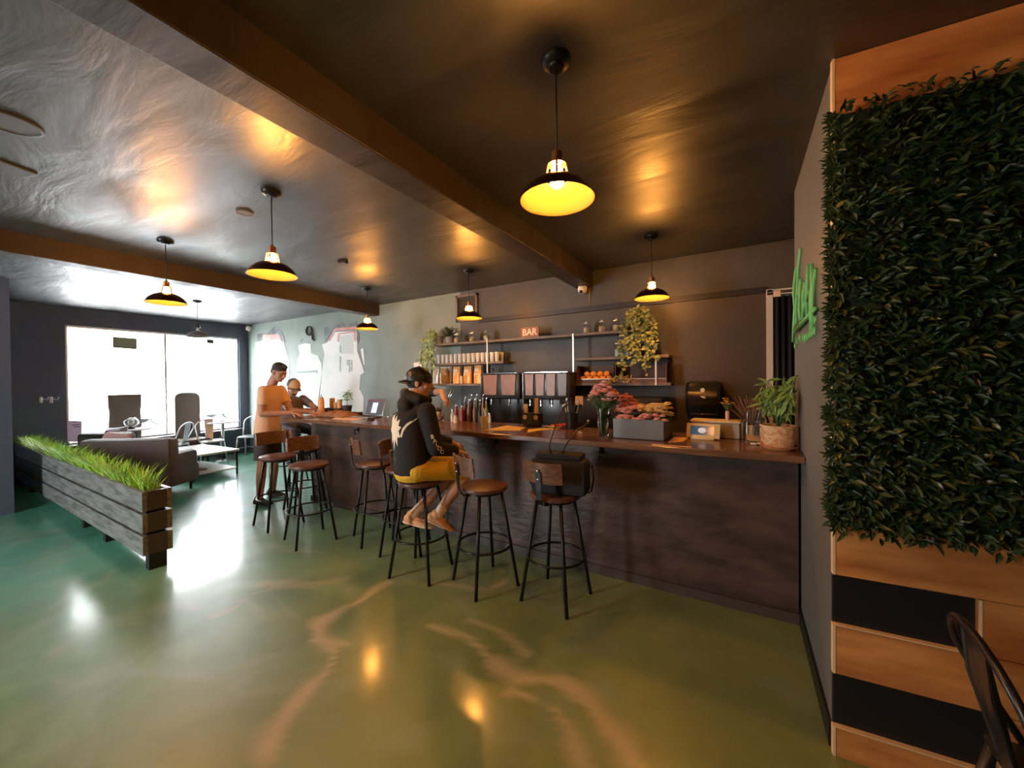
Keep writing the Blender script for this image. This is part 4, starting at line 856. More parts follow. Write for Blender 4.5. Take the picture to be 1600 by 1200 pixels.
# steel box of flowers
xL, xR, yF = -.868, -.482, 3.03
fb = thing('flower_trough', 'grey metal trough filled with coral and yellow flowers on the bar', 'flower box', ((xL + xR) / 2, yF + .20, ZC)); hw = (xR - xL) / 2
bm = B(); t_ = .004; h_ = .155
for a, b in (((-hw, -.20, 0), (hw, -.20 + t_, h_)), ((-hw, .20 - t_, 0), (hw, .20, h_)), ((-hw, -.20, 0), (-hw + t_, .20, h_)), ((hw - t_, -.20, 0), (hw, .20, h_)), ((-hw, -.20, 0), (hw, .20, t_))): bb(bm, a, b)
obj('trough', bm, mat('galvanised_grey', (.20, .21, .21), .35, .5, rvar=.1), fb)
bm = B(); bb(bm, (-hw + .006, -.19, .01), (hw - .006, .19, .13)); obj('soil_fill', bm, SOIL, fb)
a_, b_, c_ = B(), B(), B()
for i in range(190):
    x = R_.uniform(-hw, hw); y = R_.uniform(-.19, .19); u = (x + hw) / (2 * hw); z = .15 + .09 * (1 - (y / .2) ** 2) * (.6 + .5 * u) + R_.uniform(-.01, .015) - (.03 if y < -.12 else 0)
    bloom((a_ if u < .4 or y < -.12 else b_), (x, y, z), R_.uniform(.028, .04))
for i in range(70):
    x = R_.uniform(-.23, -.05); z = .20 + R_.uniform(0, .16) * (1 - abs(x + .14) / .12); bloom(a_, (x, R_.uniform(.02, .14), z), R_.uniform(.022, .034))
for i in range(160): leaf(c_, V((R_.uniform(-hw, hw), R_.uniform(-.19, .19), .13)), V((R_.uniform(-1, 1), R_.uniform(-1, 1), R_.uniform(0, 1.2))), V((0, 0, 1)), .06, .014)
tag(obj('coral_blooms', a_, mat('pink_coral', (.90, .40, .32), .6, col2=(.95, .58, .48), scale=30), fb), 'coral pink flower heads', None, None, 'stuff'); tag(obj('yellow_blooms', b_, FL['yellow'], fb), 'orange yellow flower heads', None, None, 'stuff'); tag(obj('foliage', c_, LEAFG, fb), None, None, None, 'stuff')
# straw plate on the trough edge: small woven rings among the flowers
# POS terminal
CRM = mat('cream_plastic', (.80, .62, .30), .35); p = on(1097, 687)
pt = thing('payment_tablet', 'cream framed tablet till tilted towards the customer on the bar', 'till', (p.x + .0, p.y, ZC), -.10); RX = Matrix.Rotation(-.35, 3, 'X')
bm = B(); bx(bm, (0, .04, .062), (.235, .018, .115), RX, .006); obj('frame', bm, CRM, pt, 'auto')
bm = B(); bx(bm, (-.005, .0295, .066), (.165, .003, .07), RX); obj('screen', bm, mat('tablet_screen', (.01, .03, .05), .15, emit=(.02, .10, .18), es=.5), pt)
bm = B(); lathe(bm, [(0, 0), (.022, 0), (.022, .002), (.013, .002)], 20, (-.005, .027, .067), RX @ Matrix.Rotation(math.pi / 2, 3, 'X') @ Matrix.Diagonal((1.3, 1, 1)).to_3x3()); obj('screen_emblem', bm, mat('emblem_white', (.8, .8, .8), .5, emit=(.8, .85, .9), es=.25), pt)
bm = B(); bx(bm, (0, .09, .03), (.12, .10, .05), None, .01); bx(bm, (0, .06, .006), (.16, .14, .012), None, .003); obj('stand', bm, CRM, pt, 'auto')
pb = thing('till_stand', 'low cream counter stand behind the tablet till', 'stand', (-.16, 3.46, ZC), -.06); bm = B(); bx(bm, (0, 0, .06), (.33, .14, .118), None, .006); obj('body', bm, mat('cream_dull', (.5, .42, .32), .5), pb, 'auto')
bm = B(); bx(bm, (0, -.01, .128), (.35, .17, .018), None, .007); obj('lid', bm, CRM, pb, 'auto')
p = V((-.08, 3.45, ZC + .138)); bv = thing('bud_vase', 'tiny pink bud vase with yellow flowers on the till stand', 'vase of flowers', p); bm = B(); lathe(bm, [(0, 0), (.014, 0), (.014, .06), (.010, .07), (0, .07)], 14); obj('vase', bm, mat('pink_ceramic', (.7, .38, .28), .4), bv, 'auto'); bm = B(); s_ = B()
for i in range(16):
    a = R_.uniform(0, 6.28); q = V((math.cos(a) * R_.uniform(0, .05), math.sin(a) * .03, .07 + R_.uniform(.05, .10))); tube(s_, [(0, 0, .06), q], .0015, 4); bloom(bm, q, .014)
tag(obj('blooms', bm, mat('marigold', (.9, .45, .05), .6), bv), None, None, None, 'stuff'); obj('stems', s_, LEAFG, bv)
# dried grass in pot
p = V((.085, 3.51, ZC)); dg_ = thing('dried_grass_pot', 'small cream pot of tall dried brown grass beside the till', 'potted plant', p); bm = B(); lathe(bm, [(0, 0), (.04, 0), (.045, .045), (.036, .05), (.038, .10), (.033, .10), (.03, .02), (0, .02)], 20); obj('pot', bm, mat('cream_pot', (.75, .5, .3), .5), dg_, 'auto'); bm = B()
for i in range(130):
    a = R_.uniform(0, 6.28); L = R_.uniform(.18, .33); r = R_.uniform(.03, .14); q = [V((0, 0, .05)), V((math.cos(a) * r * .4, math.sin(a) * r * .3, L * .6)), V((math.cos(a) * r * 1.1, math.sin(a) * r * .5, L))]; tube(bm, q, [.0012, .0012, .0025], 4)
    if i % 2: tube(bm, [q[1].lerp(q[2], .4), q[2]], [.002, .004], 4)
tag(obj('grass_stems', bm, mat('dried_grass', (.22, .11, .06), .8), dg_), None, None, None, 'stuff')
# glass jars and tip card
def tipjar(x, y, label, h=.22, r=.045):
    t = thing('glass_jar', label, 'jar', (x, y, ZC)); bm = B(); lathe(bm, [(0, 0), (r, 0), (r * 1.05, h * .6), (r * .7, h * .82), (r * .72, h), (r * .64, h), (r * .64, h * .82), (r * .96, h * .6), (r * .92, .006), (0, .006)], 22); obj('glass_body', bm, GLASS, t, 'auto')
    bm = B(); tube(bm, arc((0, 0, h * .62), r * 1.08, 0, 6.28, 24)[:-1], .002, 6, True); obj('band', bm, CHROME, t, True)
tipjar(.06, 3.30, 'clear glass tip jar behind the cardboard tip card'); tipjar(.145, 3.40, 'second clear glass jar, nearest the terracotta pot', .23)
bm = B(); bx(bm, (.115, 3.22, ZC + .035), (.15, .003, .065), Matrix.Rotation(-1.0, 3, 'X') @ Matrix.Rotation(.2, 3, 'Z')); tag(obj('tip_card', bm, mat('kraft_card', (.45, .32, .18), .7)), 'brown cardboard tip card leaning by the glass jars', 'card')
for k, (px_, py_) in enumerate(((1177, 695), (1186, 695))):
    q = on(px_, py_); bm = B(); ell(bm, (q.x, q.y, ZC + .008), (.02, .014, .008)); ell(bm, (q.x + .012, q.y - .008, ZC + .006), (.012, .01, .006)); tag(obj('wrapped_sweet', bm, mat('sweet_wrap', (.8, .72, .6), .4), None, True), ('left' if k == 0 else 'right') + ' wrapped white sweet lying in front of the tip card', 'sweet')
# terracotta pot with drooping plant
p = V((.222, 3.06, ZC)); tp = thing('potted_plant', 'leafy plant in patterned terracotta pot at the right end of the bar', 'potted plant', p); TC = mat('patterned_terracotta', (.62, .30, .12), .6, col2=(.75, .48, .26), scale=38, detail=1, lo=.45, hi=.52, bump=.3, bscale=38)
bm = B(); lathe(bm, [(0, .012), (.075, .012), (.098, .045), (.102, .145), (.105, .155), (.094, .155), (.09, .14), (.086, .05), (0, .04)], 32); obj('pot', bm, TC, tp, 'auto')
bm = B(); lathe(bm, [(0, 0), (.085, 0), (.105, .02), (.100, .022), (.08, .006), (0, .006)], 32); obj('saucer', bm, mat('terracotta', (.62, .30, .12), .5), tp, 'auto'); bm = B(); lathe(bm, [(0, .135), (.088, .135)], 20); obj('soil', bm, SOIL, tp); bm = B(); lv = B()
for i in range(30):
    a = R_.uniform(0, 6.28); r = R_.uniform(.03, .13); hh = R_.uniform(.15, .36); tip = V((min(math.cos(a) * r, .095), math.sin(a) * r, .14 + hh)); q = [V((0, 0, .13)), V((tip.x * .4, tip.y * .4, .14 + hh * .6)), tip]; tube(bm, q, .0028, 5)
    for j in range(8):
        d = V((R_.uniform(-1, .7), R_.uniform(-1, .8), R_.uniform(-1.2, .3))).normalized(); b0 = q[1].lerp(q[2], R_.uniform(.1, 1)); L = R_.uniform(.06, .11)
        if b0.x + d.x * L > .10: d.x = -abs(d.x) * .3
        leaf(lv, b0, d, V((0, -1, 1)), L, R_.uniform(.018, .03), .15, .25)
obj('stems', bm, LEAFG, tp, True); tag(obj('leaves', lv, mat('fresh_leaf', (.10, .20, .04), .4, col2=(.25, .38, .10), scale=14), tp), None, None, None, 'stuff')
sb = thing('soap_bottle', 'pump soap bottle standing behind the terracotta pot', 'bottle', (.26, 3.32, ZC)); bm = B(); lathe(bm, [(0, 0), (.03, 0), (.032, .15), (.015, .17), (.012, .18), (0, .18)], 18); obj('body', bm, mat('brown_soap', (.25, .15, .1), .3), sb, 'auto'); bm = B(); cyl(bm, (0, 0, .18), (0, 0, .21), .012); bx(bm, (-.01, -.01, .218), (.05, .018, .014), None, .003); obj('pump', bm, WHITE, sb, 'auto')
# papers and menus
def sheet(pts, m, label, name='menu_card', cat='menu', z=ZC, th=.002): bm = B(); plate(bm, [(q.x, q.y, z) for q in (atZ(x, y, z) for x, y in pts)], (0, 0, 1), th); return tag(obj(name, bm, m), label, cat)
YP = mat('yellow_paper', (.85, .60, .22), .5)
sheet([(752, 673), (793, 665), (822, 668), (812, 673)], YP, 'large pale yellow menu lying flat right of the plastic cup'); sheet([(824, 676), (825, 671), (848, 669), (878, 670), (842, 673)], YP, 'small folded yellow menu in front of the napkin caddy')
sheet([(1043, 692), (1053, 683), (1075, 684), (1068, 690)], mat('orange_card', (.8, .42, .16), .5), 'orange card lying between the trough and the till')
sheet([(1020, 694), (1080, 698), (1082, 699.4), (1018, 695.4)], mat('rose_strip', (.7, .4, .3), .4), 'long narrow pale strip lying near the bar edge', 'paper_strip', 'paper')
# napkin and stick caddy
p = on(832, 667); cdd = thing('napkin_caddy', 'black caddy holding stir sticks and napkins on the bar', 'caddy', (p.x, p.y, ZC)); bm = B(); bx(bm, (0, 0, .085), (.19, .09, .11), None, .004); bx(bm, (0, 0, .02), (.17, .08, .035)); obj('body', bm, BLACK, cdd)
for s in (-1, 1):
    bm = B(); lathe(bm, [(0, 0), (.022, 0), (.022, .002), (0, .002)], 20, (s * .06, -.046, .10), Matrix.Rotation(math.pi / 2, 3, 'X')); obj('round_label', bm, PAPER, cdd)
    bm = B(); lathe(bm, [(.008, 0), (.016, 0), (.016, .001), (.008, .001)], 20, (s * .06, -.0485, .10), Matrix.Rotation(math.pi / 2, 3, 'X')); obj('label_ring', bm, mat('red_ink', (.4, .06, .04), .5), cdd)
bm = B(); bx(bm, (0, -.047, .085), (.06, .003, .09)); obj('green_panel', bm, mat('dark_green', (.02, .06, .03), .4), cdd)
STK = mat('wood_stick', (.80, .58, .32), .6)
for gx, n, hh in ((-.07, 8, .085), (.045, 14, .145)):
    for i in range(n):
        bm = B(); x = gx + R_.uniform(-.02, .025); y = R_.uniform(-.025, .025); bx(bm, (x, y, .14 + hh / 2), (.014, .003, hh), Matrix.Rotation(R_.uniform(-.12, .12), 3, 'Y'), .001)
        o = obj('stir_stick', bm, STK); o.location = (p.x, p.y, ZC); tag(o, 'flat wooden stick in the left bundle of the napkin caddy' if gx < 0 else 'flat wooden stick in the taller right bundle of the napkin caddy', 'stick', 'left stick bundle' if gx < 0 else 'right stick bundle')
# cloth, straw ring pile, dark tool rack
q = on(880, 660); q = atY(880, 640, 3.48); bm = B(); 
for i in range(7): tube(bm, [V((q.x - .12 + .01 * i, q.y + R_.uniform(-.03, .03), ZC + .012)), V((q.x, q.y + R_.uniform(-.03, .03), ZC + .018 + R_.uniform(0, .01))), V((q.x + .12, q.y + R_.uniform(-.03, .03), ZC + .016))], .012, 8)
tag(obj('red_cloth', bm, mat('red_cloth', (.55, .05, .05), .7), None, True), 'crumpled red cloth lying behind the yellow napkins', 'cloth')
q = on(860, 668)
for k, (dx, dy, r, lb) in enumerate(((0, .0, .038, 'pale looped rubber band left of the loose band pile'), (.06, .02, .032, 'pale looped rubber band right in the loose band pile'))):
    bm = B(); tube(bm, [(q.x + dx + r * 1.3 * math.cos(a), q.y + dy + r * .7 * math.sin(a), ZC + .009 + .005 * math.sin(2 * a)) for a in [i * 2 * math.pi / 18 for i in range(18)]], .007, 6, True, flat=(1, .8)); tag(obj('rubber_band', bm, mat('pale_rubber', (.8, .62, .40), .6), None, True), lb, 'band')
q = atY(893, 664, 3.42); tr = thing('bar_tool_holder', 'dark holder crowded with bar tools and tassels beside the vase', 'tool holder', (q.x, q.y, ZC)); bm = B(); lathe(bm, [(0, 0), (.055, 0), (.06, .15), (.055, .15), (.05, .01), (0, .01)], 20); obj('cup', bm, BLACK, tr, 'auto')
for i in range(7):
    a = i * .9; x, y = .03 * math.cos(a), .03 * math.sin(a); tip = V((x * 3.0, y * 2, .22 + .03 * (i % 3))); bm = B(); tube(bm, [V((x, y, .012)), tip], .004, 6); ell(bm, tip, (.014, .008, .018)); obj('tool', bm, STEEL if i % 2 else METB, tr, True)
bm = B(); q = on(905, 676)
for i in range(9): bx(bm, (q.x - .03 + i * .009, q.y + .03 - i * .012, ZC + .009), (.022, .009, .016), Matrix.Rotation(.6, 3, 'Z'), .003)
tag(obj('striped_cord', bm, mat('striped_cord', (.55, .35, .25), .6)), 'short knotted tan cord on the bar before the tool holder', 'cord')
# drinks and bottles
p = on(754, 671); pc = thing('plastic_cup', 'clear plastic cup with a straw on the bar front edge', 'cup', (p.x, p.y + .03, ZC)); PLC = mat('frosted_cup', (.85, .75, .6), .25, trans=.6, ior=1.2)
bm = B(); lathe(bm, [(0, 0), (.030, 0), (.044, .125), (.046, .126), (.042, .125), (.028, .004), (0, .004)], 24); obj('cup_body', bm, PLC, pc, 'auto'); bm = B(); lathe(bm, [(0, .006), (.029, .006), (.036, .07), (0, .07)], 20); obj('drink', bm, mat('milky_drink', (.75, .62, .45), .4), pc, True); bm = B(); tube(bm, [(.01, 0, .01), (-.005, .0, .20)], .004, 8); obj('straw', bm, PAPER, pc, True)
def papercup(px_, py_, lab, lid=True, m=None, h=.11):
    p = on(px_, py_); t = thing('paper_cup', lab, 'cup', (p.x, min(3.5, p.y), ZC)); bm = B(); lathe(bm, [(0, 0), (.027, 0), (.038, h), (.034, h), (.024, .004), (0, .004)], 22); obj('cup_body', bm, m or mat('paper_cup', (.85, .62, .42), .5), t, 'auto')
    if lid: bm = B(); lathe(bm, [(.040, h - .003), (.040, h + .008), (.030, h + .03), (0, h + .045)], 22); obj('lid', bm, BLACK, t, 'auto')
papercup(684, 657, 'tan paper cup with black dome lid beside the barista hand')
tb = thing('iced_tumbler', 'tumbler the barista is pouring a brown drink into', 'glass', (-3.02, 3.44, ZC)); bm = B(); lathe(bm, [(0, 0), (.036, 0), (.042, .09), (.039, .09), (.033, .006), (0, .006)], 20); obj('glass_body', bm, GLASS, tb, 'auto'); bm = B(); lathe(bm, [(0, .008), (.032, .008), (.035, .065), (0, .065)], 18); obj('drink', bm, mat('brown_drink', (.40, .16, .06), .3), tb, True)
RED = mat('red_sauce', (.28, .03, .02), .2); AMB = mat('amber_bottle', (.20, .09, .04), .15)
for (px_, y, r, h, m, lb, nk, cm_) in ((713, 3.52, .027, .19, RED, 'left red sauce bottle on the bar beside the tumbler', .5, WHITE), (722, 3.50, .027, .18, RED, 'right red sauce bottle on the bar beside the tumbler', .5, WHITE), (707, 3.42, .022, .14, mat('pale_bottle', (.7, .6, .5), .2), 'small pale bottle in front of the red sauce bottles', .5, CHROME),
     (712, 3.32, .026, .10, mat('cream_bottle', (.8, .6, .4), .4), 'short cream squeeze bottle next to the barista hand', .6, None), (765, 3.50, .016, .11, WHITE, 'small white shaker at the foot of the two-panel dispenser', .8, CHROME)):
    d = ray(px_, 650); x = d.x / d.y * y; bottle((x, y, ZC), r, h, m, lb, nk, cm_)
q = 0
for px_, y, m, hh in ((727, 3.56, AMB, .24), (733, 3.50, AMB, .22), (737, 3.55, BLACK, .27), (742, 3.48, AMB, .23), (745, 3.55, mat('green_bottle', (.05, .09, .04), .15), .27), (750, 3.47, BLACK, .22), (755, 3.56, AMB, .27), (760, 3.50, mat('olive_bottle', (.25, .22, .08), .2), .24)):
    x = ray(px_, 650).x / ray(px_, 650).y * y
    names = ['leftmost', 'second from left', 'third from left', 'fourth from left', 'fifth from left', 'sixth from left', 'seventh from left', 'rightmost']
    bottle((x, y, ZC), .024, hh, m, names[q] + ' of the syrup bottles with metal pourers on the bar', .42, CHROME, 'syrup_bottle', True)['group'] = 'syrup bottles with pourers'; q += 1
bk_ = thing('blender_jug', 'black blender jug with grey lid behind the barista hand', 'jug', (-3.02, 4.2, .935)); bm = B(); lathe(bm, [(0, 0), (.16, 0), (.15, .12), (.14, .34), (.13, .36), (0, .36)], 24); obj('body', bm, BLACK, bk_, 'auto'); bm = B(); tube(bm, [(-.13, 0, .32), (-.20, 0, .30), (-.20, 0, .14), (-.14, 0, .12)], .014, 8); obj('handle', bm, METB, bk_, True)
# left end of the bar
p = on(496, 648); ob = thing('drink_bottle', 'orange insulated bottle with loop cap on the bar beside the standing man', 'bottle', (p.x + .12, p.y - .02, ZC)); bm = B(); lathe(bm, [(0, 0), (.042, 0), (.042, .20), (.034, .235), (.030, .255), (0, .255)], 24); obj('body', bm, mat('orange_bottle', (.72, .36, .14), .35), ob, 'auto'); bm = B(); tube(bm, [(-.02, 0, .255), (-.02, 0, .28), (.015, 0, .285), (.015, 0, .255)], .003, 6); obj('carry_loop', bm, CHROME, ob, True)
p = on(515, 647); cb = thing('condiment_box', 'low black box holding glass jars behind the brown jacket', 'box', (-5.02, 3.47, ZC)); bm = B()
for a, b in (((-.16, -.08, 0), (.16, -.07, .09)), ((-.16, .07, 0), (.16, .08, .09)), ((-.16, -.07, 0), (-.15, .07, .09)), ((.15, -.07, 0), (.16, .07, .09)), ((-.15, -.07, 0), (.15, .07, .01))): bb(bm, a, b)
obj('tray', bm, BLACK, cb); bm = B(); lathe(bm, [(0, 0), (.025, 0), (.025, .002), (0, .002)], 18, (-.05, -.082, .045), Matrix.Rotation(math.pi / 2, 3, 'X')); obj('emblem', bm, mat('dim_gold', (.3, .2, .1), .5), cb)
AMJ = mat('amber_tumbler', (.80, .45, .18), .2, trans=.3)
for x, h, lb in ((-.09, .22, 'tall amber glass tumbler at left inside the black box'), (.0, .16, 'short amber glass tumbler in the middle of the black box'), (.08, .20, 'amber glass tumbler at right inside the black box')):
    bm = B(); lathe(bm, [(0, 0), (.032, 0), (.036, h), (.032, h), (.028, .01), (0, .01)], 20); o = obj('amber_tumbler', bm, AMJ, None, 'auto'); o.location = (-5.02 + x, 3.47, ZC + .0105); tag(o, lb, 'glass')
p = V((-4.80, 3.49, ZC)); bp_ = thing('basil_plant', 'small green plant in black pot on the bar behind the laptop', 'potted plant', p); bm = B(); lathe(bm, [(0, 0), (.045, 0), (.07, .13), (.063, .13), (.04, .02), (0, .02)], 24); obj('pot', bm, mat('charcoal_pot', (.05, .045, .04), .5), bp_, 'auto'); bm = B(); lathe(bm, [(0, .115), (.062, .115)], 16); obj('soil', bm, SOIL, bp_); bm = B(); lv = B(); tube(bm, [(0, 0, .10), (.005, 0, .2), (0, 0, .30)], .004, 6)
for i in range(46):
    a = R_.uniform(0, 6.28); zz = R_.uniform(.19, .32); d = V((math.cos(a), math.sin(a), R_.uniform(-.3, .5))); q_ = V((0, 0, zz)); e_ = q_ + d.normalized() * R_.uniform(.01, .05); tube(bm, [q_, e_], .0015, 4); leaf(lv, e_, d, V((0, 0, 1)), R_.uniform(.05, .075), R_.uniform(.03, .042), .12, .3)
obj('stems', bm, LEAFG, bp_); tag(obj('leaves', lv, mat('basil_leaf', (.14, .38, .05), .4, col2=(.30, .55, .12), scale=20), bp_), None, None, None, 'stuff')
bm = B(); bx(bm, (-4.55, 3.44, ZC + .025), (.16, .10, .05), Matrix.Rotation(.2, 3, 'Z'), .004); tag(obj('wooden_box', bm, WOODD), 'small brown wooden box between the plant and laptop', 'box')
# brown jacket heap
bm = B(); nu, nv = 26, 14; gvv = []
for i in range(nu):
    row = []
    for j in range(nv):
        u, v = i / (nu - 1) * 2 - 1, j / (nv - 1) * 2 - 1; e = max(0, 1 - u * u * .9) * max(0, 1 - v ** 4)
        row.append(bm.verts.new((-4.72 + u * .36 + .05 * v, 3.22 + v * .13 + .05 * u, ZC + .004 + e * (.035 + .03 * (u + 1)) + .022 * e * mn.noise(V((u * 5, v * 2, 0))) * 2)))
    gvv.append(row)
for i in range(nu - 1):
    for j in range(nv - 1): bm.faces.new((gvv[i][j], gvv[i + 1][j], gvv[i + 1][j + 1], gvv[i][j + 1]))
rim = [gvv[i][0] for i in range(nu)] + [gvv[nu - 1][j] for j in range(1, nv)] + [gvv[i][nv - 1] for i in range(nu - 2, -1, -1)] + [gvv[0][j] for j in range(nv - 2, 0, -1)]
bm.faces.new(rim[::-1])
tag(obj('jacket', bm, mat('brown_cloth', (.22, .10, .05), .8, col2=(.36, .17, .08), scale=12), None, True), 'crumpled brown jacket lying on the bar left of the laptop', 'jacket')
# laptop
lp = thing('laptop', 'open grey laptop with a white document on screen on the bar', 'laptop', (-4.16, 3.30, ZC), .02); bm = B(); bx(bm, (0, 0, .010), (.34, .23, .016), None, .004); obj('base', bm, STEEL, lp, 'auto'); bm = B()
for r in range(5):
    for c__ in range(12): bx(bm, (-.135 + c__ * .0245, .06 - r * .025, .0195), (.02, .02, .003))
tag(obj('keys', bm, METB, lp), None, None, None, 'stuff')
TL = Matrix.Rotation(-.32, 3, 'X'); bm = B(); bx(bm, TL @ V((0, 0, .115)) + V((0, .115, .018)), (.34, .008, .23), TL, .003); lid = obj('lid', bm, STEEL, lp, 'auto')
bm = B(); bx(bm, TL @ V((0, -.005, .117)) + V((0, .115, .018)), (.325, .002, .205), TL); obj('screen', bm, mat('laptop_screen', (.03, .03, .035), .3, emit=(.09, .085, .095), es=1), lid)
bm = B(); bx(bm, TL @ V((0.0, -.0068, .105)) + V((0, .115, .018)), (.10, .002, .14), TL); obj('document_window', bm, mat('screen_doc', (.5, .55, .65), .4, emit=(.5, .58, .72), es=.9), lid)
bm = B(); bx(bm, TL @ V((0.0, -.0068, .205)) + V((0, .115, .018)), (.31, .002, .02), TL); obj('menu_bar', bm, mat('screen_bar', (.1, .03, .04), .4, emit=(.16, .05, .07), es=.8), lid)
sheet([(519, 655), (528, 649.5), (568, 654.5), (552, 657.5)], mat('peach_paper', (.85, .58, .45), .6), 'peach coloured paper sheet in front of the laptop', 'paper_sheet', 'paper')
ms = thing('computer_mouse', 'black computer mouse at the right corner of the laptop', 'mouse', (-3.86, 3.13, ZC)); bm = B(); ell(bm, (0, 0, .006), (.06, .035, .026)); bmesh.ops.bisect_plane(bm, geom=bm.verts[:] + bm.edges[:] + bm.faces[:], plane_co=(0, 0, 0), plane_no=(0, 0, -1), clear_outer=True); obj('body', bm, METB, ms, True)
p = on(604, 651); bm = B(); lathe(bm, [(0, 0), (.038, 0), (.042, .14), (.039, .14), (.034, .008), (0, .008)], 22); o = obj('water_glass', bm, GLASS, None, 'auto'); o.location = (-4.02, 3.50, ZC); tag(o, 'empty clear glass standing alone on the bar right of the laptop', 'glass')

# ------------------------------------------------------------------ people
def basis(f, u=(0, 0, 1)):
    f = V(f).normalized(); r = f.cross(V(u)).normalized(); u = r.cross(f).normalized(); return f, r, u
def head_prims(c, f, r, u, neck):
    M = Matrix((r, f, u)).transposed(); c = V(c); P = []
    P.append(('e', c + u * .032 - f * .012, (.074, .096, .088), M)); P.append(('e', c - u * .03 + f * .028, (.060, .066, .078), M))
    P.append(('e', c - u * .092 + f * .062, (.026, .022, .020), M)); P.append(('c', c - u * .075 - f * .01 + r * .045, .020, c - u * .088 + f * .05 + r * .02, .018)); P.append(('c', c - u * .075 - f * .01 - r * .045, .020, c - u * .088 + f * .05 - r * .02, .018))
    P.append(('c', c + f * .088 + u * .015, .010, c + f * .108 - u * .022, .014)); P.append(('e', c + f * .100 - u * .028, (.020, .012, .009), M))
    P.append(('e', c + f * .082 + u * .032, (.052, .014, .012), M)); P.append(('e', c + f * .089 - u * .052, (.025, .012, .007), M)); P.append(('e', c + f * .087 - u * .064, (.022, .012, .007), M))
    for s in (-1, 1): P.append(('e', c + r * s * .078 - f * .008 - u * .005, (.009, .019, .031), M)); P.append(('e', c + r * s * .045 + f * .062 - u * .02, (.022, .02, .02), M))
    P.append(('c', c - u * .05 - f * .022, .056, V(neck), .062)); return P
def hand_prims(w_, d, n, side, curl=.5, s=1.0, spread=.1):
    """w_: wrist, d: towards fingers, n: palm normal, side: +1/-1 thumb direction along n x d"""
    d = V(d).normalized(); n = (V(n) - d * V(n).dot(d)).normalized(); t = n.cross(d).normalized() * side; w_ = V(w_); P = []
    offs = (.030, .010, -.010, -.029); lens = (.070, .078, .073, .058)
    for o, L in zip(offs, lens):
        k = w_ + d * (.088 - abs(o) * .25) * s + t * o * s; P.append(('c', w_ + d * .012 + t * o * .6 * s, .016 * s, k, .0125 * s)); a = curl; p0 = k; dd = (d + t * o * spread * 20).normalized()
        for q, fr in enumerate((.45, .32, .23)):
            dv = (dd * math.cos(a) + n * math.sin(a)); p1 = p0 + dv * L * fr * s; P.append(('c', p0, (.0098 - .0010 * q) * s, p1, (.0088 - .0012 * q) * s)); p0 = p1; a += curl * .8
    p0 = w_ + d * .02 + t * .02; p1 = w_ + d * .055 + t * .052 + n * .012; p2 = p1 + (d * .7 + t * .3 + n * curl).normalized() * .032; p3 = p2 + (d * .9 + n * curl * 1.3).normalized() * .026
    P += [('c', p0, .016, p1, .0125), ('c', p1, .0115, p2, .0105), ('c', p2, .0102, p3, .0085)]; return P
def limb(a, b, r0, r1, bulge=None):
    a = V(a); b = V(b)
    if not bulge: return [('c', a, r0, b, r1)]
    m = a.lerp(b, .35); return [('c', a, r0, m, bulge), ('c', m, bulge, b, r1)]
def shoe(name, ankle, toe_dir, up, m, parent, sole):
    f, r, u = basis(toe_dir, up); a = V(ankle); b = a - u * .065
    P = [('l', [(b - f * .075 + u * .03, .030, .03), (b - f * .06 + u * .03, .038, .034), (b + u * .028, .042, .034), (b + f * .07 + u * .022, .048, .028), (b + f * .14 + u * .014, .044, .02), (b + f * .178 + u * .008, .022, .012)], r, u), ('c', a - f * .02, .043, b + u * .03 - f * .01, .040)]
    P += [('c', b + f * .07 + u * .035, .024, b + f * .0 + u * .055, .034)]
    o = blob(name, P, m, parent, .006, 3)
    o2 = blob('sole', [('l', [(b - f * .082 + u * .006, .028, .011), (b - f * .06 + u * .004, .041, .013), (b + u * .004, .045, .013), (b + f * .09 + u * .003, .051, .012), (b + f * .15 + u * .003, .045, .011), (b + f * .187 + u * .005, .020, .009)], r, u)], sole, o, .006, 2)
    bm = B()
    for k in range(4): q = b + f * (.03 + k * .022) + u * (.066 - k * .006); tube(bm, [q - r * .022, q + u * .004, q + r * .022], .0025, 5)
    obj('laces', bm, sole, o, True); return o
def eyes(c, f, r, u, parent):
    for s in (-1, 1): bm = B(); ell(bm, V(c) + f * .083 + r * s * .031 + u * .010, (.010, .010, .007), Matrix((r, f, u)).transposed()); obj('eye', bm, mat('eye', (.05, .03, .02), .2), parent, True)
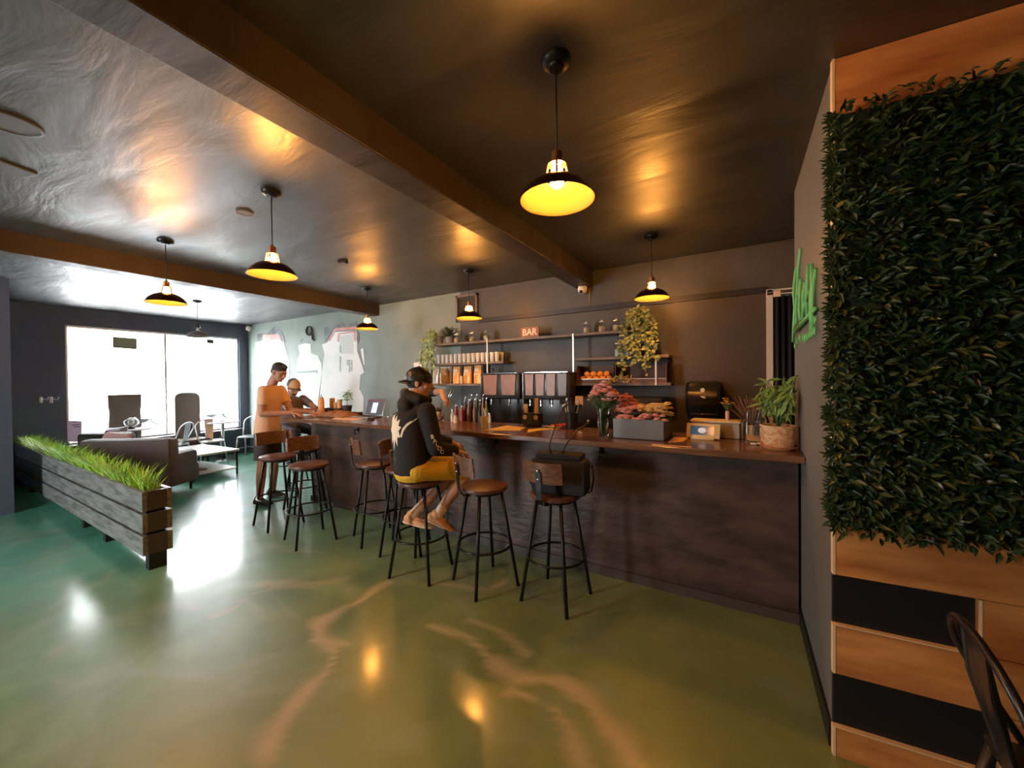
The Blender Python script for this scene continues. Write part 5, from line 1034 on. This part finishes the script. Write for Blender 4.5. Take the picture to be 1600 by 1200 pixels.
def cap(c, f, r, u, m, mb, parent, brimdir=1, panel=None):
    M = Matrix((r, f, u)).transposed(); c = V(c); bm = B()
    pr = [(math.cos(a), math.sin(a)) for a in [i * math.pi / 2 / 8 for i in range(9)]]; pr = [(1.0, -.25)] + pr; pr[-1] = (0, 1)
    lathe(bm, pr, 28, c + u * .040 - f * .010, M @ Matrix.Diagonal((.086, .108, .096)).to_3x3()); ell(bm, c + u * .136 - f * .01, (.008,) * 3); crown = obj('cap_crown', bm, m, parent, True)
    bm = B(); g = []; F = f * brimdir; b0 = c + u * .024 - f * .010
    for i in range(13):
        a = (i / 12 - .5) * 2.5; e = V((0, 0, 0)); p0 = b0 + r * math.sin(a) * .082 + F * math.cos(a) * .100; p1 = b0 + r * math.sin(a) * .080 + F * (.100 * math.cos(a) + .060 * math.cos(a * .62)) - u * (.020 + .014 * abs(math.sin(a)))
        g.append([bm.verts.new(p0 + u * .002), bm.verts.new(p1 + u * .002), bm.verts.new(p1 - u * .003), bm.verts.new(p0 - u * .003)])
    for a, b in zip(g[:-1], g[1:]):
        for k in range(4): bm.faces.new((a[k], a[(k + 1) % 4], b[(k + 1) % 4], b[k]))
    bm.faces.new(g[0]); bm.faces.new(g[-1]); obj('cap_brim', bm, mb, parent, True)
    if panel:
        bm = B(); pr2 = [(1.012 * x, 1.012 * y) for x, y in pr]
        lathe(bm, pr2, 28, c + u * .040 - f * .010, M @ Matrix.Diagonal((.086, .108, .096)).to_3x3())
        bmesh.ops.bisect_plane(bm, geom=bm.verts[:] + bm.edges[:] + bm.faces[:], plane_co=c + f * .008, plane_no=f, clear_inner=True); obj('cap_front_panel', bm, panel, parent, True)
    return crown

# --- seated man in the black hoodie
HOOD = mat('black_hoodie', (.016, .013, .013), .85, bump=.25, bscale=30); YEL = mat('yellow_shorts', (.78, .45, .03), .7, bump=.5, bscale=18); TANS = mat('tan_suede', (.62, .33, .16), .7); SOLE = mat('cream_sole', (.78, .58, .38), .6)
f, r, u = basis((.45, .89, 0)); PV = V((-2.27, 2.25, .885)); ch = PV + V((-.03, .0, .36)); nk = PV + V((.03, .05, .52)); hc = V((-2.26, 2.32, 1.55))
A = thing('person', 'seated man in black hoodie, yellow shorts and backwards black cap on a bar stool', 'person', (0, 0, 0))
hf, hr, hu = basis((.80, .62, -.08)); hipR, hipL = PV + r * .10, PV - r * .10
knR = PV + f * .43 + r * .13 + V((0, 0, -.06)); knL = PV + f * .44 - r * .06 + V((0, 0, -.07)); anR = PV + f * .17 + r * .10 + V((0, 0, -.40)); anL = PV + f * .02 - r * .07 + V((0, 0, -.42))
shR, shL = nk + r * .17 + V((0, 0, -.07)), nk - r * .17 + V((0, 0, -.07)); elR = shR + f * .05 + r * .04 + V((0, 0, -.29)); elL = shL + f * .12 - r * .06 + V((0, 0, -.27)); wrR = elR + f * .20 - r * .06 + V((0, 0, -.05)); wrL = elL + f * .22 + r * .08 + V((0, 0, -.05))
P = head_prims(hc, hf, hr, hu, nk) + [('c', nk, .06, ch, .12), ('l', [(PV - V((0, 0, .08)), .15, .11), (PV + V((0, 0, .08)), .145, .11), (ch, .165, .115), (nk + V((0, 0, -.06)), .13, .08)], r, f)]
for h_, k_, a_ in ((hipR, knR, anR), (hipL, knL, anL)): P += limb(h_, k_, .085, .055) + limb(k_, a_, .054, .036, .056)
for s_, e_, w_, sd in ((shR, elR, wrR, -1), (shL, elL, wrL, 1)): P += limb(s_, e_, .05, .040) + limb(e_, w_, .040, .026) + hand_prims(w_, f * 1.0 + V((0, 0, -.35)), V((0, 0, -1)), sd, .45)
blob('body', P, SKIN, A, .006, 3)
eyes(hc, hf, hr, hu, A)
hd = [('l', [(PV + V((0, 0, -.055)), .180, .150), (PV + V((0, 0, .03)), .186, .155), (PV + V((-.01, 0, .15)), .182, .15), (ch + V((0, 0, -.04)), .188, .145), (ch + V((0, 0, .06)), .18, .13), (nk + V((0, 0, -.05)), .145, .10), (nk + V((0, 0, -.01)), .095, .085)], r, f)]
for s_, e_, w_ in ((shR, elR, wrR), (shL, elL, wrL)): hd += [('c', s_, .070, e_, .062), ('c', e_, .062, w_ - (w_ - e_) * .15, .048), ('k', e_, .05, w_, .042)]
hd += [('c', nk + r * .09 - f * .04 + V((0, 0, .02)), .045, nk - f * .10 + V((0, 0, .04)), .055), ('c', nk - r * .09 - f * .04 + V((0, 0, .02)), .045, nk - f * .10 + V((0, 0, .04)), .055), ('c', nk + r * .09 - f * .03 + V((0, 0, .02)), .04, nk + r * .05 + f * .06 + V((0, 0, .01)), .03), ('c', nk - r * .09 - f * .03 + V((0, 0, .02)), .04, nk - r * .05 + f * .06 + V((0, 0, .01)), .03), ('e', nk - f * .12 + V((0, 0, -.03)), (.09, .06, .08), Matrix((r, f, V((0, 0, 1)))).transposed())]
HD = blob('hoodie', hd, HOOD, A, .008, 4)
st = [('l', [(PV + V((0, 0, .02)), .178, .145), (PV + V((0, 0, -.06)), .182, .15), (PV + V((0, 0, -.105)), .15, .13)], r, f)]
for h_, k_ in ((hipR, knR), (hipL, knL)): st += [('c', h_ - V((0, 0, .01)), .098, h_.lerp(k_, .75), .090), ('k', h_, .09, h_.lerp(k_, .86), .094)]
blob('shorts', st, YEL, A, .008, 3)
shoe('shoe', anR + V((0, 0, -.01)), f * .75 + r * .25 + V((0, 0, -.42)), (0, 0, 1), TANS, A, SOLE); shoe('shoe', anL + V((0, 0, -.01)), f * .55 + r * .6 + V((0, 0, -.1)), (0, 0, 1), TANS, A, SOLE)
for a_, k_ in ((anR, knR), (anL, knL)): blob('sock', [('c', a_, .042, a_.lerp(k_, .14), .043)], mat('white_sock', (.75, .62, .5), .8), A, .006, 2)
cr_ = cap(hc, hf, hr, hu, BLACK, BLACK, A, -1)
t_ = text_mesh('9', .07, .002); o = obj('cap_emblem', t_, mat('dull_gold', (.28, .16, .10), .6), A); ed = (hr * .80 - hf * .62).normalized(); o.matrix_world = Matrix.Translation(hc + u * .062 + ed * .0955 - hf * .005) @ Matrix((V((0, 0, 1)).cross(ed), V((0, 0, 1)), ed)).transposed().to_4x4()
blob('hair', [('e', hc + hu * .01 - hf * .022, (.077, .088, .070), Matrix((hr, hf, hu)).transposed())], HAIR, A, .006, 2)
# printing on the hoodie: projected onto the cloth
def project_mesh(me, origin, X, Y, N, target, name, m, parent, off=.0035):
    dg = bpy.context.evaluated_depsgraph_get(); tgt = target
    bm = B(); bm.from_mesh(me); bpy.data.meshes.remove(me); bmesh.ops.triangulate(bm, faces=bm.faces); bmesh.ops.subdivide_edges(bm, edges=bm.edges, cuts=2)
    kill = []
    for v in bm.verts:
        p = V(origin) + X * v.co.x + Y * v.co.y + N * .3; hit, loc, nn, idx = tgt.ray_cast(p, -N)
        if hit: v.co = loc + N * off
        else: kill.append(v)
    if kill: bmesh.ops.delete(bm, geom=kill, context='VERTS')
    return obj(name, bm, m, parent)
PRT = mat('cream_print', (.80, .72, .55), .7)
Nn = (r * .92 - f * .38).normalized()
arm_up = (shR - elR).normalized()
for i, chh in enumerate('BALOC'):
    q = (shR.lerp(elR, .66 + i * .0)) - arm_up * (i * .032) + (f * .012 * i)
    up_ = (arm_up - Nn * arm_up.dot(Nn)).normalized(); Xa = up_.cross(Nn).normalized(); me = text_mesh(chh, .042, 0, 0, .001); project_mesh(me, q, Xa, up_, Nn, HD, 'sleeve_letter', PRT, A)
Nb = (-f * .80 + r * .25).normalized(); bmp = B(); Xb = V((0, 0, 1)).cross(Nb).normalized()
def shp(bm, pts): vs = [bm.verts.new((x, y, 0)) for x, y in pts]; bm.faces.new(vs)
shp(bmp, [(-.10, .12), (-.06, .16), (-.05, .11), (-.02, .15), (-.015, .10), (.02, .12), (.01, .07), (.04, .06), (.015, .03), (.03, -.02), (.0, -.02), (.0, -.09), (-.03, -.04), (-.05, -.13), (-.06, -.04), (-.09, -.08), (-.085, .0), (-.12, .02), (-.09, .06)])
shp(bmp, [(.03, -.01), (.05, .05), (.08, .09), (.13, .13), (.165, .18), (.12, .11), (.085, .07), (.06, .03), (.045, -.02)])
mp_ = bpy.data.meshes.new('pr'); bmp.to_mesh(mp_); bmp.free(); project_mesh(mp_, PV + V((0, 0, .27)) + r * .02, Xb, V((0, 0, 1)), Nb, HD, 'back_print', PRT, A)

# --- barista leaning behind the seated man
Bp = thing('person', 'barista in dark shirt behind the bar, pouring a drink, head hidden behind the black cap', 'person', (0, 0, 0))
f, r, u = basis((.95, -.30, 0)); PV = V((-3.90, 3.93, .98)); nk = V((-3.78, 3.84, 1.47)); hc = V((-3.73, 3.80, 1.615)); hf, hr, hu = basis((.75, -.45, -.35)); ch = PV.lerp(nk, .62)
shR, shL = nk + r * .18 - V((0, 0, .06)), nk - r * .18 - V((0, 0, .06))
elR = V((-3.60, 3.46, 1.17)); wrR = V((-3.30, 3.36, 1.135)); elL = V((-3.42, 3.92, 1.42)); wrL = V((-3.20, 3.72, 1.335))
P = head_prims(hc, hf, hr, hu, nk) + [('l', [(PV - V((0, 0, .10)), .16, .11), (PV, .15, .11), (ch, .17, .115), (nk - V((0, 0, .05)), .13, .08)], r, f)]
for s in (1, -1): P += limb(PV + r * s * .09, PV + r * s * .10 + V((0, 0, -.46)), .085, .055) + limb(PV + r * s * .10 + V((0, 0, -.46)), PV + r * s * .11 + V((0, 0, -.88)), .054, .038, .056)
P += limb(shR, elR, .05, .042) + limb(elR, wrR, .042, .027) + hand_prims(wrR, V((.95, -.1, -.10)), V((0, 0, -1)), 1, .30)
P += limb(shL, elL, .05, .042) + limb(elL, wrL, .042, .027) + hand_prims(wrL, V((.8, -.35, -.25)), V((.1, -.4, -1)), -1, 1.0)
blob('body', P, SKIN, Bp, .0065, 3); eyes(hc, hf, hr, hu, Bp)
sh_ = [('l', [(PV + V((0, 0, -.10)), .175, .13), (PV + V((0, 0, .1)), .175, .13), (ch, .19, .135), (nk - V((0, 0, .05)), .155, .10), (nk - V((0, 0, .01)), .08, .075)], r, f), ('c', shR, .07, shR.lerp(elR, .45), .062), ('c', shL, .07, shL.lerp(elL, .45), .062)]
blob('shirt', sh_, mat('charcoal_shirt', (.03, .03, .032), .8), Bp, .008, 4)
tr_ = [('l', [(PV + V((0, 0, -.08)), .165, .125), (PV + V((0, 0, -.2)), .17, .13)], r, f)]
for s in (1, -1): tr_ += [('k', PV + r * s * .09 - V((0, 0, .08)), .10, PV + r * s * .11 + V((0, 0, -.86)), .065)]
blob('trousers', tr_, BLACK, Bp, .01, 3)
for s in (1, -1): shoe('shoe', PV + r * s * .11 + V((0, 0, -.915 + .005)), f, (0, 0, 1), BLACK, Bp, BLACK)
blob('hair', [('e', hc + hu * .045 - hf * .02, (.084, .10, .084), Matrix((hr, hf, hu)).transposed())], mat('brown_hair', (.16, .07, .035), .6, bump=.5, bscale=80), Bp, .006, 2)
# tongs / strainer in his hand
tg = thing('metal_tongs', 'pair of clear metal tongs raised in the barista hand', 'tongs', (0, 0, 0)); bm = B(); hnd = wrL + V((.075, -.035, -.035))
for dx in (.05, .10): tube(bm, [hnd, hnd + V((dx * .5, 0, .07)), hnd + V((dx + .02, 0, .15))], [.004, .006, .008], 6)
ell(bm, hnd, (.012,) * 3); obj('arms', bm, CHROME, tg, True)
bm = B(); tube(bm, [hnd + V((.0, -.01, .0)), V((-3.03, 3.47, 1.30)), V((-3.02, 3.445, 1.17))], [.005, .004, .003], 6); tag(obj('poured_drink', bm, GLASS, None, True), 'thin stream of liquid falling into the tumbler', 'liquid')

# --- standing man in the orange tee
ORT = mat('apricot_tee', (.72, .44, .28), .8, bump=.2, bscale=14); NAV = mat('dark_shorts', (.05, .045, .05), .8)
Cc = thing('person', 'standing man in apricot t-shirt and dark shorts leaning on the left end of the bar', 'person', (0, 0, 0))
f, r, u = basis((.93, .36, 0)); PV = V((-5.39, 2.72, 1.0)); nk = V((-5.33, 2.75, 1.55)); hc = V((-5.235, 2.79, 1.70)); hf, hr, hu = basis((.90, .30, -.42)); ch = PV.lerp(nk, .65)
shR, shL = nk + r * .155 - V((0, 0, .08)), nk - r * .155 - V((0, 0, .08)); elR = shR - f * .0 + V((0, 0, -.30)) + r * .02; elL = shL + f * .14 + V((0, 0, -.29)) - r * .0
wrR = V((-5.07, 2.88, 1.165)); wrL = V((-5.03, 3.10, 1.155))
P = head_prims(hc, hf, hr, hu, nk) + [('l', [(PV - V((0, 0, .10)), .155, .11), (PV, .145, .105), (ch, .165, .11), (nk - V((0, 0, .06)), .13, .08)], r, f)]
ftR, ftL = V((-5.30, 2.56, .075)), V((-5.55, 2.85, .075)); knR, knL = V((-5.31, 2.60, .53)), V((-5.46, 2.83, .53))
P += limb(PV + r * .09, knR, .088, .056) + limb(knR, ftR, .055, .036, .058) + limb(PV - r * .09, knL, .088, .056) + limb(knL, ftL, .055, .036, .058)
P += limb(shR, elR, .052, .042) + limb(elR, wrR, .042, .027) + hand_prims(wrR, V((.95, .25, -.12)), V((0, 0, -1)), 1, .35) + limb(shL, elL, .052, .042) + limb(elL, wrL, .042, .027) + hand_prims(wrL, V((.9, -.25, -.1)), V((0, 0, -1)), -1, .35)
blob('body', P, SKIND, Cc, .0065, 3); eyes(hc, hf, hr, hu, Cc)
sh_ = [('l', [(PV + V((0, 0, -.09)), .192, .135), (PV + V((0, 0, .02)), .180, .128), (PV + V((0, 0, .12)), .160, .12), (ch, .172, .122), (nk - V((0, 0, .07)), .14, .09), (nk - V((0, 0, .02)), .075, .068)], r, f)]
for s_, e_ in ((shR, elR), (shL, elL)): sh_ += [('c', s_, .060, s_.lerp(e_, .3), .060), ('k', s_, .058, s_.lerp(e_, .62), .063)]
blob('t_shirt', sh_, ORT, Cc, .008, 3)
so = [('l', [(PV + V((0, 0, -.02)), .176, .122), (PV + V((0, 0, -.16)), .190, .135)], r, f)]
for s, k_ in ((1, knR), (-1, knL)): so += [('k', PV + r * s * .085 - V((0, 0, .06)), .10, (PV + r * s * .09).lerp(k_, .93), .092)]
blob('shorts', so, NAV, Cc, .009, 3)
for a_ in (ftR, ftL): shoe('shoe', a_ + V((0, 0, .007)), f, (0, 0, 1), NAV, Cc, BLACK)
Mh = Matrix((hr, hf, hu)).transposed()
blob('hair', [('e', hc + hu * .052 - hf * .016, (.079, .097, .082), Mh), ('c', hc + hu * .11 + hf * .04, .028, hc + hu * .105 + hf * .075, .022), ('e', hc - hf * .055 - hu * .0, (.066, .05, .055), Mh)], HAIR, Cc, .006, 2)

# --- man in the trucker cap
Dp = thing('person', 'man in grey t-shirt and tan trucker cap seated at the bar end with a phone', 'person', (0, 0, 0))
f, r, u = basis((.93, .0, 0)); PV = V((-6.02, 3.36, .88)); nk = V((-5.93, 3.34, 1.36)); hc = V((-5.80, 3.30, 1.49)); hf, hr, hu = basis((.90, .05, -.38)); ch = PV.lerp(nk, .65)
shR, shL = nk + r * .18 - V((0, 0, .06)), nk - r * .18 - V((0, 0, .06)); elR, elL = V((-5.60, 3.14, 1.16)), V((-5.58, 3.52, 1.16)); wrR, wrL = V((-5.32, 3.26, 1.165)), V((-5.30, 3.42, 1.165))
P = head_prims(hc, hf, hr, hu, nk) + [('l', [(PV - V((0, 0, .08)), .155, .11), (PV + V((0, 0, .05)), .15, .11), (ch, .17, .115), (nk - V((0, 0, .06)), .13, .08)], r, f)]
for s in (1, -1): k_ = PV + f * .40 + r * s * .14 - V((0, 0, .05)); a_ = PV + f * .22 + r * s * .12 - V((0, 0, .47)); P += limb(PV + r * s * .1, k_, .085, .056) + limb(k_, a_, .055, .038, .057)
P += limb(shR, elR, .05, .042) + limb(elR, wrR, .042, .027) + hand_prims(wrR, V((.9, .2, .15)), V((0, .3, -1)), 1, .5) + limb(shL, elL, .05, .042) + limb(elL, wrL, .042, .027) + hand_prims(wrL, V((.9, -.2, .15)), V((0, -.3, -1)), -1, .5)
blob('body', P, SKIND, Dp, .0065, 3); eyes(hc, hf, hr, hu, Dp)
sh_ = [('l', [(PV + V((0, 0, -.06)), .175, .14), (PV + V((0, 0, .08)), .17, .135), (ch, .188, .135), (nk - V((0, 0, .05)), .15, .10), (nk - V((0, 0, .01)), .08, .075)], r, f), ('c', shR, .068, shR.lerp(elR, .5), .06), ('c', shL, .068, shL.lerp(elL, .5), .06)]
blob('t_shirt', sh_, mat('grey_tee', (.17, .13, .12), .8), Dp, .008, 3)
so = [('l', [(PV + V((0, 0, .0)), .168, .135), (PV + V((0, 0, -.09)), .165, .13)], r, f)]
for s in (1, -1):
    k_ = PV + f * .40 + r * s * .14 - V((0, 0, .05)); a_ = PV + f * .22 + r * s * .12 - V((0, 0, .47)); so += [('c', PV + r * s * .1 - V((0, 0, .01)), .095, k_, .072), ('k', k_, .070, k_.lerp(a_, .9), .055)]
blob('trousers', so, NAV, Dp, .009, 3)
for s in (1, -1): shoe('shoe', PV + f * .22 + r * s * .12 - V((0, 0, .49)), f, (0, 0, 1), NAV, Dp, BLACK)
cap(hc, hf, hr, hu, mat('grey_mesh_cap', (.10, .09, .085), .8), mat('tan_cap_brim', (.16, .11, .08), .7), Dp, 1, mat('tan_cap_front', (.60, .36, .18), .7))
blob('beard', [('e', hc - hu * .075 + hf * .05, (.042, .042, .030), Matrix((hr, hf, hu)).transposed())], HAIR, Dp, .006, 2)
bm = B(); bx(bm, (-5.205, 3.34, 1.215), (.10, .075, .009), Matrix.Rotation(-.6, 3, 'Y'), .003); tag(obj('phone', bm, BLACK, None, 'auto'), 'black phone held upright by the man in the trucker cap', 'phone')
